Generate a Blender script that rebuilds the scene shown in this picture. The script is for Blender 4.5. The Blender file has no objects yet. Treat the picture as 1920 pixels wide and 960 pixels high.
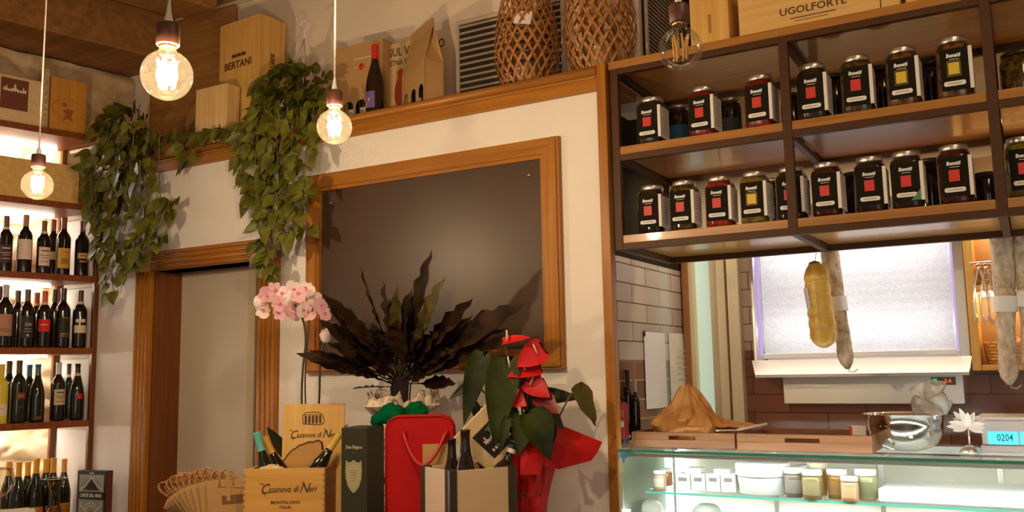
import bpy, bmesh, math, random
from mathutils import Vector, Matrix, noise, geometry
R_ = random.Random(7)
S = bpy.context.scene
COL = S.collection
PI = math.pi

# ------------------------------------------------------------------ camera, world, lights
FPX = 1687.0
def _n(v): return Vector(v).normalized()
_d1 = _n((-2000-960, -(750-480), -FPX)); _d2 = _n((1940-960, -(676-480), -FPX))
_X = -_d1; _Y = (_d2 - _X*(_d2.dot(_X))).normalized(); _Z = _X.cross(_Y)
RC = Matrix((_X, _Y, _Z))                      # camera -> world
EYE = Vector((0, 0, 1.55))
cam = bpy.data.objects.new('camera', bpy.data.cameras.new('camera'))
COL.objects.link(cam); S.camera = cam
cam.data.sensor_width = 36; cam.data.lens = 36*FPX/1920
cam.data.clip_start = .05; cam.data.clip_end = 60
cam.matrix_world = Matrix.Translation(EYE) @ RC.to_4x4()

S.view_settings.view_transform = 'Standard'
S.view_settings.look = 'None'
S.view_settings.gamma = 1
S.view_settings.use_curve_mapping = False
S.view_settings.exposure = 0.06

W = bpy.data.worlds.new('room_ambient'); S.world = W; W.use_nodes = True
bg = W.node_tree.nodes['Background']
bg.inputs[0].default_value = (1.0, .86, .68, 1); bg.inputs[1].default_value = .20

def area(name, loc, target, sx, sy, power, col):
    l = bpy.data.lights.new(name, 'AREA'); l.shape = 'RECTANGLE'; l.size = sx; l.size_y = sy
    l.energy = power; l.color = col
    o = bpy.data.objects.new(name, l); COL.objects.link(o); o.location = loc
    o.rotation_euler = (Vector(target)-Vector(loc)).to_track_quat('-Z', 'Y').to_euler()
    return o
BULB_W = 33.0          # watts of each lit pendant bulb
BULB_COL = (1.0, .755, .49)
LED_COL = (1.0, .95, .86)
CASE_COL = (.93, 1.0, .95)
area('shop_window_daylight', (1.2, -2.6, 1.9), (-1.4, 3, 1.6), 2.4, 1.8, 23, (1.0, .93, .84))
area('ceiling_lamp_light', (.6, 1.2, 3.3), (.6, 2.6, 1.2), .5, .5, 12, (1.0, .74, .45))
area('deli_fill_light', (-.55, 3.70, 2.40), (-.55, 3.80, 1.2), 1.5, .16, 9, (1.0, .86, .68))  # added fill hanging free behind the jar shelves, no fixture there

def ray(px, py): return RC @ Vector((px-960, -(py-480), -FPX)) / FPX
def dep(px, py, d): return EYE + ray(px, py)*d            # a point d metres in front of the lens
def onY(px, py, y): r = ray(px, py); return EYE + r*(y/r.y)
def onX(px, py, x): r = ray(px, py); return EYE + r*(x/r.x)
def onP(px, py, p, n): r = ray(px, py); return EYE + r*((p-EYE).dot(n)/r.dot(n))

# ------------------------------------------------------------------ materials
def _lin(c):
    return tuple(((x/255)/12.92 if x/255 <= .04045 else ((x/255+.055)/1.055)**2.4) for x in c)
MC = {}
def mat(name, col, rough=.5, metal=0, spec=.5, coat=0, emis=None, estr=0, bump=0, bscale=40, var=0, vscale=8, srgb=False, trans=0, sub=0):
    if name in MC: return MC[name]
    m = bpy.data.materials.new(name); MC[name] = m; m.use_nodes = True
    nt = m.node_tree; b = nt.nodes['Principled BSDF']
    if srgb: col = _lin(col)
    b.inputs['Base Color'].default_value = (*col, 1)
    b.inputs['Roughness'].default_value = rough; b.inputs['Metallic'].default_value = metal
    b.inputs['Specular IOR Level'].default_value = spec
    b.inputs['Coat Weight'].default_value = coat; b.inputs['Coat Roughness'].default_value = .06
    if emis: b.inputs['Emission Color'].default_value = (*emis, 1); b.inputs['Emission Strength'].default_value = estr
    tc = None
    if bump or var:
        tc = nt.nodes.new('ShaderNodeTexCoord')
    if bump:
        n = nt.nodes.new('ShaderNodeTexNoise'); n.inputs['Scale'].default_value = bscale; n.inputs['Detail'].default_value = 4
        nt.links.new(tc.outputs['Object'], n.inputs['Vector'])
        bp = nt.nodes.new('ShaderNodeBump'); bp.inputs['Strength'].default_value = bump; bp.inputs['Distance'].default_value = .01
        nt.links.new(n.outputs['Fac'], bp.inputs['Height']); nt.links.new(bp.outputs['Normal'], b.inputs['Normal'])
    if var:
        n = nt.nodes.new('ShaderNodeTexNoise'); n.inputs['Scale'].default_value = vscale; n.inputs['Detail'].default_value = 3
        nt.links.new(tc.outputs['Object'], n.inputs['Vector'])
        r = nt.nodes.new('ShaderNodeValToRGB')
        r.color_ramp.elements[0].position = .3; r.color_ramp.elements[1].position = .7
        r.color_ramp.elements[0].color = (*[c*(1-var) for c in col], 1); r.color_ramp.elements[1].color = (*[min(1, c*(1+var)) for c in col], 1)
        nt.links.new(n.outputs['Fac'], r.inputs['Fac']); nt.links.new(r.outputs['Color'], b.inputs['Base Color'])
    return m

def two(name, c1, c2, scale=(6, 6, 6), rough=.5, detail=3, lo=.35, hi=.65, spec=.4, coat=0, bump=0, dist=0, metal=0, kind='noise'):
    """two colours mixed by a stretched noise in the object's own space: grain, mottling, fruit in a jar"""
    if name in MC: return MC[name]
    m = bpy.data.materials.new(name); MC[name] = m; m.use_nodes = True
    nt = m.node_tree; b = nt.nodes['Principled BSDF']
    b.inputs['Roughness'].default_value = rough; b.inputs['Specular IOR Level'].default_value = spec
    b.inputs['Coat Weight'].default_value = coat; b.inputs['Coat Roughness'].default_value = .05
    b.inputs['Metallic'].default_value = metal
    tc = nt.nodes.new('ShaderNodeTexCoord'); mp = nt.nodes.new('ShaderNodeMapping'); mp.inputs['Scale'].default_value = scale
    nt.links.new(tc.outputs['Object'], mp.inputs['Vector'])
    if kind == 'voronoi':
        n = nt.nodes.new('ShaderNodeTexVoronoi'); n.inputs['Scale'].default_value = 1; out = n.outputs['Distance']
    else:
        n = nt.nodes.new('ShaderNodeTexNoise'); n.inputs['Scale'].default_value = 1; n.inputs['Detail'].default_value = detail
        n.inputs['Distortion'].default_value = dist; out = n.outputs['Fac']
    nt.links.new(mp.outputs['Vector'], n.inputs['Vector'])
    r = nt.nodes.new('ShaderNodeValToRGB'); e = r.color_ramp.elements
    e[0].position = lo; e[1].position = hi; e[0].color = (*_lin(c1), 1); e[1].color = (*_lin(c2), 1)
    nt.links.new(out, r.inputs['Fac']); nt.links.new(r.outputs['Color'], b.inputs['Base Color'])
    if bump:
        bp = nt.nodes.new('ShaderNodeBump'); bp.inputs['Strength'].default_value = bump; bp.inputs['Distance'].default_value = .004
        nt.links.new(out, bp.inputs['Height']); nt.links.new(bp.outputs['Normal'], b.inputs['Normal'])
    return m

def wood(name, c1, c2, axis, rough=.45, coat=0, f=1, spec=.4):
    s = [55*f, 55*f, 55*f]; s['xyz'.index(axis)] = 2.2*f
    return two(name, c1, c2, tuple(s), rough, 5, .28, .72, spec, coat, .08, .6)

def glass_thin(name, tint=(1, 1, 1), refl=.5, rough=.02, haze=0, hazecol=(1, 1, 1), front=False):
    """a thin pane: lets light straight through and mirrors by Fresnel"""
    if name in MC: return MC[name]
    m = bpy.data.materials.new(name); MC[name] = m; m.use_nodes = True
    nt = m.node_tree; nt.nodes.remove(nt.nodes['Principled BSDF']); out = nt.nodes['Material Output']
    t = nt.nodes.new('ShaderNodeBsdfTransparent'); t.inputs[0].default_value = (*tint, 1)
    g = nt.nodes.new('ShaderNodeBsdfGlossy'); g.inputs['Roughness'].default_value = rough
    fr = nt.nodes.new('ShaderNodeFresnel'); fr.inputs['IOR'].default_value = 1.45
    mu = nt.nodes.new('ShaderNodeMath'); mu.operation = 'MULTIPLY'; mu.inputs[1].default_value = refl
    nt.links.new(fr.outputs[0], mu.inputs[0])
    base = t.outputs[0]
    if haze:
        tr = nt.nodes.new('ShaderNodeBsdfDiffuse' if front else 'ShaderNodeBsdfTranslucent'); tr.inputs[0].default_value = (*hazecol, 1)
        mh = nt.nodes.new('ShaderNodeMixShader'); mh.inputs[0].default_value = haze
        nt.links.new(base, mh.inputs[1]); nt.links.new(tr.outputs[0], mh.inputs[2]); base = mh.outputs[0]
    mx = nt.nodes.new('ShaderNodeMixShader')
    nt.links.new(mu.outputs[0], mx.inputs[0]); nt.links.new(base, mx.inputs[1]); nt.links.new(g.outputs[0], mx.inputs[2])
    nt.links.new(mx.outputs[0], out.inputs[0])
    return m

def cloth_light(name, col, amount=.5, weave=False):
    """a sheet that lets light glow through it (roller blind, petals, tulle)"""
    if name in MC: return MC[name]
    m = bpy.data.materials.new(name); MC[name] = m; m.use_nodes = True
    nt = m.node_tree; nt.nodes.remove(nt.nodes['Principled BSDF']); out = nt.nodes['Material Output']
    d = nt.nodes.new('ShaderNodeBsdfDiffuse'); d.inputs[0].default_value = (*col, 1)
    if weave:
        tc = nt.nodes.new('ShaderNodeTexCoord'); mp = nt.nodes.new('ShaderNodeMapping'); mp.inputs['Scale'].default_value = (90, 90, 330)
        n = nt.nodes.new('ShaderNodeTexNoise'); n.inputs['Scale'].default_value = 1; n.inputs['Detail'].default_value = 2
        r = nt.nodes.new('ShaderNodeValToRGB'); r.color_ramp.elements[0].position = .35; r.color_ramp.elements[1].position = .65
        r.color_ramp.elements[0].color = (*[c*.82 for c in col], 1); r.color_ramp.elements[1].color = (*col, 1)
        nt.links.new(tc.outputs['Object'], mp.inputs['Vector']); nt.links.new(mp.outputs['Vector'], n.inputs['Vector']); nt.links.new(n.outputs['Fac'], r.inputs['Fac'])
    t = nt.nodes.new('ShaderNodeBsdfTranslucent'); t.inputs[0].default_value = (*col, 1)
    if weave:
        nt.links.new(r.outputs['Color'], d.inputs[0]); nt.links.new(r.outputs['Color'], t.inputs[0])
    mx = nt.nodes.new('ShaderNodeMixShader'); mx.inputs[0].default_value = amount
    nt.links.new(d.outputs[0], mx.inputs[1]); nt.links.new(t.outputs[0], mx.inputs[2]); nt.links.new(mx.outputs[0], out.inputs[0])
    return m

def emit(name, col, strength):
    if name in MC: return MC[name]
    m = bpy.data.materials.new(name); MC[name] = m; m.use_nodes = True
    nt = m.node_tree; nt.nodes.remove(nt.nodes['Principled BSDF'])
    e = nt.nodes.new('ShaderNodeEmission'); e.inputs[0].default_value = (*col, 1); e.inputs[1].default_value = strength
    nt.links.new(e.outputs[0], nt.nodes['Material Output'].inputs[0])
    return m

def tiles(name, c1, c2, cm, tw, th, axis_u):
    if name in MC: return MC[name]
    m = bpy.data.materials.new(name); MC[name] = m; m.use_nodes = True
    nt = m.node_tree; b = nt.nodes['Principled BSDF']; b.inputs['Roughness'].default_value = .16; b.inputs['Specular IOR Level'].default_value = .75
    tc = nt.nodes.new('ShaderNodeTexCoord'); sp = nt.nodes.new('ShaderNodeSeparateXYZ'); cb = nt.nodes.new('ShaderNodeCombineXYZ')
    nt.links.new(tc.outputs['Object'], sp.inputs[0]); nt.links.new(sp.outputs[axis_u], cb.inputs[0]); nt.links.new(sp.outputs['Z'], cb.inputs[1])
    br = nt.nodes.new('ShaderNodeTexBrick'); br.inputs['Scale'].default_value = 1
    br.inputs['Brick Width'].default_value = tw; br.inputs['Row Height'].default_value = th; br.inputs['Mortar Size'].default_value = .0028
    br.inputs['Mortar Smooth'].default_value = .1
    br.inputs['Color1'].default_value = (*_lin(c1), 1); br.inputs['Color2'].default_value = (*_lin(c2), 1); br.inputs['Mortar'].default_value = (*_lin(cm), 1)
    nt.links.new(cb.outputs[0], br.inputs['Vector']); nt.links.new(br.outputs['Color'], b.inputs['Base Color'])
    n = nt.nodes.new('ShaderNodeTexNoise'); n.inputs['Scale'].default_value = 9; nt.links.new(tc.outputs['Object'], n.inputs['Vector'])
    ad = nt.nodes.new('ShaderNodeMath'); ad.operation = 'MULTIPLY_ADD'; ad.inputs[1].default_value = -1.0
    nt.links.new(br.outputs['Fac'], ad.inputs[0]); nt.links.new(n.outputs['Fac'], ad.inputs[2])
    bp = nt.nodes.new('ShaderNodeBump'); bp.inputs['Strength'].default_value = .35; bp.inputs['Distance'].default_value = .003
    nt.links.new(ad.outputs[0], bp.inputs['Height']); nt.links.new(bp.outputs['Normal'], b.inputs['Normal'])
    return m

# ------------------------------------------------------------------ mesh builder
I4 = Matrix.Identity(4)
def T(x, y, z): return Matrix.Translation((x, y, z))
def RX(a): return Matrix.Rotation(a, 4, 'X')
def RY(a): return Matrix.Rotation(a, 4, 'Y')
def RZ(a): return Matrix.Rotation(a, 4, 'Z')
def frame(o, x, y, z):   # local axes -> matrix
    m = Matrix((x, y, z)).transposed().to_4x4(); m.translation = o; return m
_BX = {}
def _bevbox(sx, sy, sz, b):
    k = (round(sx, 5), round(sy, 5), round(sz, 5), b)
    if k not in _BX:
        bm = bmesh.new(); bmesh.ops.create_cube(bm, size=1)
        for v in bm.verts: v.co = (v.co.x*sx, v.co.y*sy, v.co.z*sz)
        if b > 0: bmesh.ops.bevel(bm, geom=bm.edges[:], offset=min(b, .45*min(sx, sy, sz)), segments=2, profile=.5, affect='EDGES')
        bm.verts.index_update()
        _BX[k] = ([v.co.copy() for v in bm.verts], [[v.index for v in f.verts] for f in bm.faces]); bm.free()
    return _BX[k]
class MB:
    def __init__(s): s.v = []; s.f = []; s.m = []; s.s = []
    def add(s, vs, fs, M=None, m=0, sm=False):
        o = len(s.v)
        s.v += [(M @ Vector(v)) if M is not None else Vector(v) for v in vs]
        for f in fs: s.f.append([i+o for i in f]); s.m.append(m); s.s.append(sm)
        return s
    def box(s, lo, hi, M=None, bev=.002, m=0):
        lo, hi = Vector(lo), Vector(hi); c = (lo+hi)/2; d = hi-lo
        vs, fs = _bevbox(abs(d.x), abs(d.y), abs(d.z), bev)
        return s.add([v+c for v in vs], fs, M, m, False)
    def quad(s, a, b, c, d, M=None, m=0): return s.add([a, b, c, d], [[0, 1, 2, 3]], M, m)
    def prism(s, poly, t, M=None, m=0, sm=False):
        """2-D outline in local XZ, thickness t along local +Y (front face at y=0)"""
        n = len(poly)
        tri = geometry.tessellate_polygon([[Vector((x, z, 0)) for x, z in poly]])
        vs = [(x, 0, z) for x, z in poly] + [(x, t, z) for x, z in poly]
        fs = [list(q) for q in tri] + [[i+n for i in reversed(q)] for q in tri]
        fs += [[i, (i+1) % n, (i+1) % n+n, i+n] for i in range(n)]
        return s.add(vs, fs, M, m, sm)
    def lathe(s, prof, seg=24, M=None, m=0, sm=True, a0=0, a1=2*PI):
        full = abs(a1-a0-2*PI) < 1e-6; k = seg if full else seg+1
        vs = []; fs = []
        for r, z in prof:
            for i in range(k):
                a = a0+(a1-a0)*i/seg; vs.append((r*math.cos(a), r*math.sin(a), z))
        for j in range(len(prof)-1):
            for i in range(seg):
                i2 = (i+1) % k
                fs.append([j*k+i, j*k+i2, (j+1)*k+i2, (j+1)*k+i])
        return s.add(vs, fs, M, m, sm)
    def tube(s, pts, r, seg=8, M=None, m=0, sm=True, cap=True):
        pts = [Vector(p) for p in pts]; n = len(pts); vs = []; fs = []
        up = Vector((0, 0, 1)); prev = None
        for i, p in enumerate(pts):
            t = (pts[min(i+1, n-1)]-pts[max(i-1, 0)])
            t = t.normalized() if t.length > 1e-9 else Vector((0, 0, 1))
            if prev is None:
                a = t.cross(up) if abs(t.dot(up)) < .95 else t.cross(Vector((1, 0, 0)))
            else: a = prev - t*prev.dot(t)
            if a.length < 1e-6: a = t.orthogonal()
            a.normalize(); prev = a; b = t.cross(a)
            rr = r[i] if isinstance(r, (list, tuple)) else r
            for k in range(seg):
                q = 2*PI*k/seg; vs.append(p + a*(rr*math.cos(q)) + b*(rr*math.sin(q)))
        for i in range(n-1):
            for k in range(seg):
                k2 = (k+1) % seg; fs.append([i*seg+k, i*seg+k2, (i+1)*seg+k2, (i+1)*seg+k])
        if cap: fs.append(list(range(seg))[::-1]); fs.append([(n-1)*seg+k for k in range(seg)])
        return s.add(vs, fs, M, m, sm)
    def ball(s, c, rx, ry=None, rz=None, seg=14, rings=8, M=None, m=0):
        ry = ry or rx; rz = rz or rx; vs = []; fs = []
        for j in range(rings+1):
            th = PI*j/rings
            for i in range(seg):
                a = 2*PI*i/seg; vs.append((c[0]+rx*math.sin(th)*math.cos(a), c[1]+ry*math.sin(th)*math.sin(a), c[2]+rz*math.cos(th)))
        for j in range(rings):
            for i in range(seg):
                i2 = (i+1) % seg; fs.append([j*seg+i, (j+1)*seg+i, (j+1)*seg+i2, j*seg+i2])
        return s.add(vs, fs, M, m, True)
    def strip(s, pts, wvec, M=None, m=0, th=.0015):
        """flat band along pts with half-width vectors wvec (one each)"""
        n = len(pts); vs = []
        for p, w in zip(pts, wvec): vs += [Vector(p)-w, Vector(p)+w]
        fs = [[2*i, 2*i+1, 2*i+3, 2*i+2] for i in range(n-1)]
        return s.add(vs, fs, M, m, True)
    def text(s, body, size, M, m=0, shear=0, off=0, align='CENTER', bend=None, ext=.0004, sx=1):
        vs, fs = text_geo(body, size, shear, off, align, ext)
        if bend:
            out = []
            for v in vs:
                a = v.x*sx/bend; out.append(Vector((math.sin(a)*(bend-v.y), -math.cos(a)*(bend+(-v.y)), v.z)))
            vs = out
        else: vs = [Vector((v.x*sx, v.y, v.z)) for v in vs]
        return s.add(vs, fs, M, m)
    def mesh(s, name, smooth_angle=None):
        me = bpy.data.meshes.new(name); me.from_pydata([tuple(v) for v in s.v], [], s.f)
        for p, mi, sm in zip(me.polygons, s.m, s.s): p.material_index = mi; p.use_smooth = sm
        bm = bmesh.new(); bm.from_mesh(me)
        bmesh.ops.remove_doubles(bm, verts=bm.verts, dist=1e-6)
        bmesh.ops.recalc_face_normals(bm, faces=bm.faces); bm.to_mesh(me); bm.free()
        return me
    def build(s, name, mats, parent=None, raw=False):
        me = s.mesh(name)
        for q in (mats if isinstance(mats, (list, tuple)) else [mats]): me.materials.append(q)
        o = bpy.data.objects.new(name, me); COL.objects.link(o)
        if parent is not None: o.parent = parent
        return o
_TX = {}
def text_geo(body, size, shear, off, align, ext):
    """letters as flat solid shapes in local XZ, facing -Y"""
    k = (body, size, shear, off, align, ext)
    if k not in _TX:
        cu = bpy.data.curves.new('lettering', 'FONT'); cu.body = body; cu.size = size; cu.shear = shear; cu.offset = off
        cu.align_x = align; cu.align_y = 'CENTER'; cu.resolution_u = 2; cu.extrude = ext
        ob = bpy.data.objects.new('lettering', cu); me = bpy.data.meshes.new_from_object(ob)
        _TX[k] = ([Vector((v.co.x, -v.co.z, v.co.y)) for v in me.vertices], [list(p.vertices) for p in me.polygons])
        bpy.data.objects.remove(ob); bpy.data.curves.remove(cu); bpy.data.meshes.remove(me)
    return _TX[k]

def thing(name, label, cat, loc=(0, 0, 0), rz=0, group=None, rot=None):
    o = bpy.data.objects.new(name, None); COL.objects.link(o); o.location = loc
    o.rotation_euler = rot if rot else (0, 0, rz); o.empty_display_size = .05
    return tag(o, label, cat, group)
def tag(o, label, cat, group=None, kind=None):
    o['label'] = label; o['category'] = cat
    if group: o['group'] = group
    if kind: o['kind'] = kind
    return o
def struct(name, mb, m, label=None, cat=None):
    o = mb.build(name, m); o['kind'] = 'structure'
    o['label'] = label; o['category'] = cat
    return o
def reuse(name, src, parent):          # another object on the same mesh
    o = src.copy(); COL.objects.link(o); o.name = name; o.parent = parent; return o

def blade(mb, base, direc, nor, L, Wd, prof, droop=0.0, fold=.12, wave=0.0, m=0, nseg=None):
    """one leaf: prof = list of (t along length, half width factor); droop bends the tip down"""
    d = Vector(direc).normalized(); n = Vector(nor); n = n - d*n.dot(d)
    if n.length < 1e-5: n = d.orthogonal()
    n.normalize(); side = d.cross(n)
    vs = []; fs = []; p = Vector(base); pt = 0; cd = d.copy()
    for i, (t, w) in enumerate(prof):
        p = p + cd*((t-pt)*L); pt = t
        hw = w*Wd/2
        up = n*(fold*hw*2) + n*(wave*Wd*math.sin(i*2.1))
        vs += [p - side*hw + up, p.copy(), p + side*hw + up*(.8 if wave else 1)]
        if droop: cd = (cd + Vector((0, 0, -1))*droop*(prof[min(i+1, len(prof)-1)][0]-t+.001)).normalized()
    for i in range(len(prof)-1):
        a = 3*i; fs += [[a, a+1, a+4, a+3], [a+1, a+2, a+5, a+4]]
    mb.add(vs, fs, None, m, True)
HEART = [(0, .0), (-.10, .45), (-.04, .72), (.12, .96), (.3, 1.0), (.5, .84), (.7, .55), (.88, .22), (1.0, .02)]
LANCE = [(0, .04), (.06, .3), (.16, .66), (.3, .93), (.45, 1.0), (.6, .93), (.75, .72), (.88, .4), (.96, .15), (1.0, .02)]

# ------------------------------------------------------------------ shared materials
M_PLASTER = mat('white_plaster', (.80, .745, .67), .85, bump=.12, bscale=30, var=.03, vscale=3)
M_UPPER = mat('upper_plaster', (.80, .70, .54), .9, bump=.25, bscale=14, var=.06, vscale=2.5)
M_TRIMX = wood('stained_wood_lengthwise', (142, 88, 22), (174, 114, 38), 'x', .38)
M_TRIMZ = wood('stained_wood_upright', (142, 88, 22), (174, 114, 38), 'z', .38)
M_DKX = wood('dark_stained_wood_lengthwise', (100, 56, 18), (128, 76, 28), 'x', .4)
M_DKZ = wood('dark_stained_wood_upright', (86, 46, 14), (112, 62, 22), 'z', .4)
M_DKY = wood('dark_stained_wood_across', (96, 46, 14), (124, 64, 22), 'y', .4)
M_STEELDK = mat('brown_painted_steel', (.070, .028, .009), .5, spec=.25)
M_SHELFX = wood('shelf_board_wood', (150, 100, 44), (182, 130, 66), 'x', .28, coat=.35)
M_PINEX = wood('pine_lengthwise', (206, 164, 92), (228, 190, 120), 'x', .55, f=.7)
M_PINEZ = wood('pine_upright', (200, 152, 74), (222, 180, 104), 'z', .55, f=.7)
M_PINEY = wood('pine_across', (206, 164, 92), (228, 190, 120), 'y', .55, f=.7)
M_PALE = wood('pale_plywood', (214, 184, 132), (228, 200, 150), 'x', .55, f=.6)
M_PRINT = mat('brown_burnt_print', (.075, .035, .015), .7)
M_KRAFT = mat('kraft_card', (.44, .26, .095), .8, bump=.08, bscale=60, var=.06, vscale=9)
M_KRAFTDK = mat('kraft_card_inside', (.20, .09, .03), .85)
M_WHITE = mat('white_paper', (.82, .80, .76), .7)
M_CREAM = mat('cream_paper', (.72, .64, .48), .7)
M_BLACK = mat('black_card', (.012, .011, .010), .5)
M_GREYPRINT = mat('grey_print', (.22, .21, .20), .7)
M_RED = mat('red_print', (.62, .030, .018), .5)
M_YEL = mat('yellow_print', (.70, .52, .03), .5)
M_BOTTLE = mat('dark_wine_glass', (.014, .008, .005), .07, spec=.6)
M_BOTTLEG = mat('dark_green_glass', (.012, .014, .006), .07, spec=.6)
M_STEEL = mat('brushed_steel', (.74, .71, .67), .36, 1, bump=.02, bscale=200)
M_CHROME = mat('polished_steel', (.74, .72, .69), .08, 1)
M_GLASS = glass_thin('clear_pane_glass', (.97, .99, .975), .45)
M_GLASSEDGE = mat('green_glass_edge', (.05, .32, .25), .12, spec=.7)
M_JARGLASS = glass_thin('jar_glass', (.98, .98, .96), .55)
M_CEIL = wood('old_ceiling_boards', (158, 116, 62), (188, 146, 88), 'y', .75, f=.35)
M_BEAM = wood('old_dark_beam', (92, 56, 24), (128, 84, 42), 'y', .75, f=.4)
# ================================================================== THE SETTING
WY = 3.0; UY = 3.38; LEDGE = 2.675; SIDEX = -1.42; BY = 4.08; CEIL = 3.60
SO = Vector((-4.219, 3.0, 0)); SU = Vector((-.2202, -.9755, 0)); SV = Vector((-.9755, .2202, 0))   # wine shelf: along its front, into it
def atS(px, py, v): return onP(px, py, SO+SV*v, SV)
MS = frame(SO, SU, SV, Vector((0, 0, 1)))          # local x along the shelf front, y into the shelf (mirrored frame)
MS = Matrix(((SU.x, SV.x, 0, SO.x), (SU.y, SV.y, 0, SO.y), (0, 0, 1, 0), (0, 0, 0, 1)))

struct('floor', MB().box((-6.5, -3.2, -.05), (3.5, 5.0, 0), None, 0), two('terracotta_floor', (120, 84, 58), (150, 108, 76), (5, 5, 5), .5),
       'terracotta floor of the shop', 'floor')
c = MB().box((-6.5, -3.2, CEIL), (3.5, 5.0, CEIL+.06), None, 0)
struct('ceiling', c, M_CEIL, 'boarded wooden ceiling over the shop', 'ceiling')
# white wall with the door opening (opening X -3.79..-3.05, up to 2.075)
w = MB()
w.box((-4.60, WY, 0), (-3.79, WY+.12, 2.66), None, 0)
w.box((-3.05, WY, 0), (-1.334, WY+.05, 2.66), None, 0)
w.box((-3.79, WY, 2.075), (-3.05, WY+.12, 2.66), None, 0)
struct('wall_main', w, M_PLASTER, 'white plastered wall carrying the blackboard', 'wall')
struct('wall_upper', MB().box((-5.2, UY, 2.60), (-1.31, UY+.12, CEIL), None, 0), M_UPPER, 'rough cream wall above the wooden ledge', 'wall')
# side wall of the deli corner: dark glazed tiles below, plaster above
TILE = ((92, 72, 62), (116, 94, 82), (66, 44, 34))
w = MB().box((SIDEX-.12, WY+.052, 0), (SIDEX, BY+.1, 1.58), None, 0)
struct('wall_side', w, tiles('glazed_tiles_side', (98, 62, 46), (124, 82, 62), (170, 130, 104), .315, .079, 'Y'), 'brown glazed brick tiles low on the wall beside the deli counter', 'wall')
w = MB().box((SIDEX-.12, WY+.052, 1.58), (SIDEX, BY+.1, 2.0), None, 0)  # upper tile rows: bright reflection put into a paler tile colour
struct('wall_side_reflect', w, tiles('glazed_tiles_side_reflect', (168, 150, 136), (190, 172, 158), (74, 48, 34), .315, .079, 'Y'), 'pale glazed brick tiles beside the deli counter, reflected light put into their colour', 'wall')
w = MB().box((SIDEX-.12, WY+.052, 2.0), (SIDEX, BY+.1, 2.62), None, 0); w.box((SIDEX-.12, UY+.12, 2.62), (-1.31, BY+.1, CEIL), None, 0)
struct('wall_side_upper', w, mat('dark_olive_paint', (.026, .019, .009), .9, spec=.08, bump=.1), 'dark painted wall above the side tiles', 'wall')
w = MB().box((-1.17, BY, 0), (2.0, BY+.1, 1.62), None, 0); 
struct('wall_back', w, tiles('glazed_tiles_back', (122, 72, 50), (146, 92, 66), (84, 48, 32), .315, .079, 'X'), 'brown glazed tile wall behind the deli counter', 'wall')
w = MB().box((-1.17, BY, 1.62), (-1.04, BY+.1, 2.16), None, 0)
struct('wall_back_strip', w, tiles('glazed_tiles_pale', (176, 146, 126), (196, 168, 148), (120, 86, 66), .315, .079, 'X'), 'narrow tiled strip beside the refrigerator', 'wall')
w = MB().box((-1.52, BY, 2.16), (2.0, BY+.1, CEIL), None, 0); w.box((-1.04, BY+.001, 1.62), (2.0, BY+.1, 2.16), None, 0)
struct('wall_back_upper', w, mat('deli_cream_paint', (.62, .50, .32), .8, bump=.1), 'cream wall above the deli tiles', 'wall')
struct('wall_right', MB().box((3.4, -3.2, 0), (3.5, 5.0, CEIL), None, 0), M_UPPER, 'cream side wall of the shop', 'wall')

# stone wall at the left, blocks pushed out of a fine grid
def stone_wall():
    mb = MB(); nu, nz = 150, 190; u0, u1, z0, z1 = -.30, 1.75, .4, 3.32
    vs = []
    for j in range(nz+1):
        for i in range(nu+1):
            u = u0+(u1-u0)*i/nu; z = z0+(z1-z0)*j/nz
            q = Vector((u*2.6 + .35*noise.noise(Vector((u*3, z*3, 0))), z*5.6 + .4*noise.noise(Vector((u*2, z*3, 7))), 3))
            d, _ = noise.voronoi(q); e = min(1, (d[1]-d[0])*3.2)
            h = .050*e**.6 + .012*noise.noise(Vector((u*9, z*9, 2))) + .005*noise.noise(Vector((u*35, z*35, 4)))
            vs.append(MS @ Vector((u, .395-h, z)))
    fs = [[j*(nu+1)+i, j*(nu+1)+i+1, (j+1)*(nu+1)+i+1, (j+1)*(nu+1)+i] for j in range(nz) for i in range(nu)]
    mb.add(vs, fs, None, 0, True)
    mb.box((-.30, .395, 0), (1.75, .5, 3.32), MS, 0)
    return mb
struct('wall_left', stone_wall(), two('rough_limestone', (186, 158, 118), (222, 198, 160), (7, 7, 7), .9, 6), 'rough stone wall behind the wine shelves', 'wall')

# ceiling beams
def beam(name, lo, hi, m, label, M=None):
    return struct(name, MB().box(lo, hi, M, .012), m, label, 'beam')
beam('trim_1', (-.36, -.02, 3.33), (2.6, .42, CEIL-.002), wood('old_wall_beam', (122, 82, 38), (162, 114, 60), 'x', .75, f=.4), 'heavy dark beam lying along the top of the stone wall', MS)
beam('trim_2', (-.36, -.50, 3.50), (2.6, -.26, CEIL-.002), wood('old_joist', (136, 94, 46), (172, 124, 68), 'x', .75, f=.4), 'ceiling joist running beside the stone wall', MS)
beam('trim_3', (-.36, -.98, 3.54), (2.6, -.80, CEIL-.002), MC['old_joist'], 'ceiling joist nearer the lamps', MS)
beam('trim_4', (1.0, -1.3, 3.44), (1.14, -.02, CEIL-.002), wood('pale_cross_beam', (150, 112, 66), (178, 140, 92), 'y', .75, f=.4), 'pale cross beam under the ceiling', MS)
struct('trim_5', MB().box((-4.6, UY-.02, CEIL-.022), (-1.31, UY, CEIL-.002), None, .003), mat('pale_cornice', (.72, .60, .42), .7), 'narrow pale strip where ceiling meets upper wall', 'trim')

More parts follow.
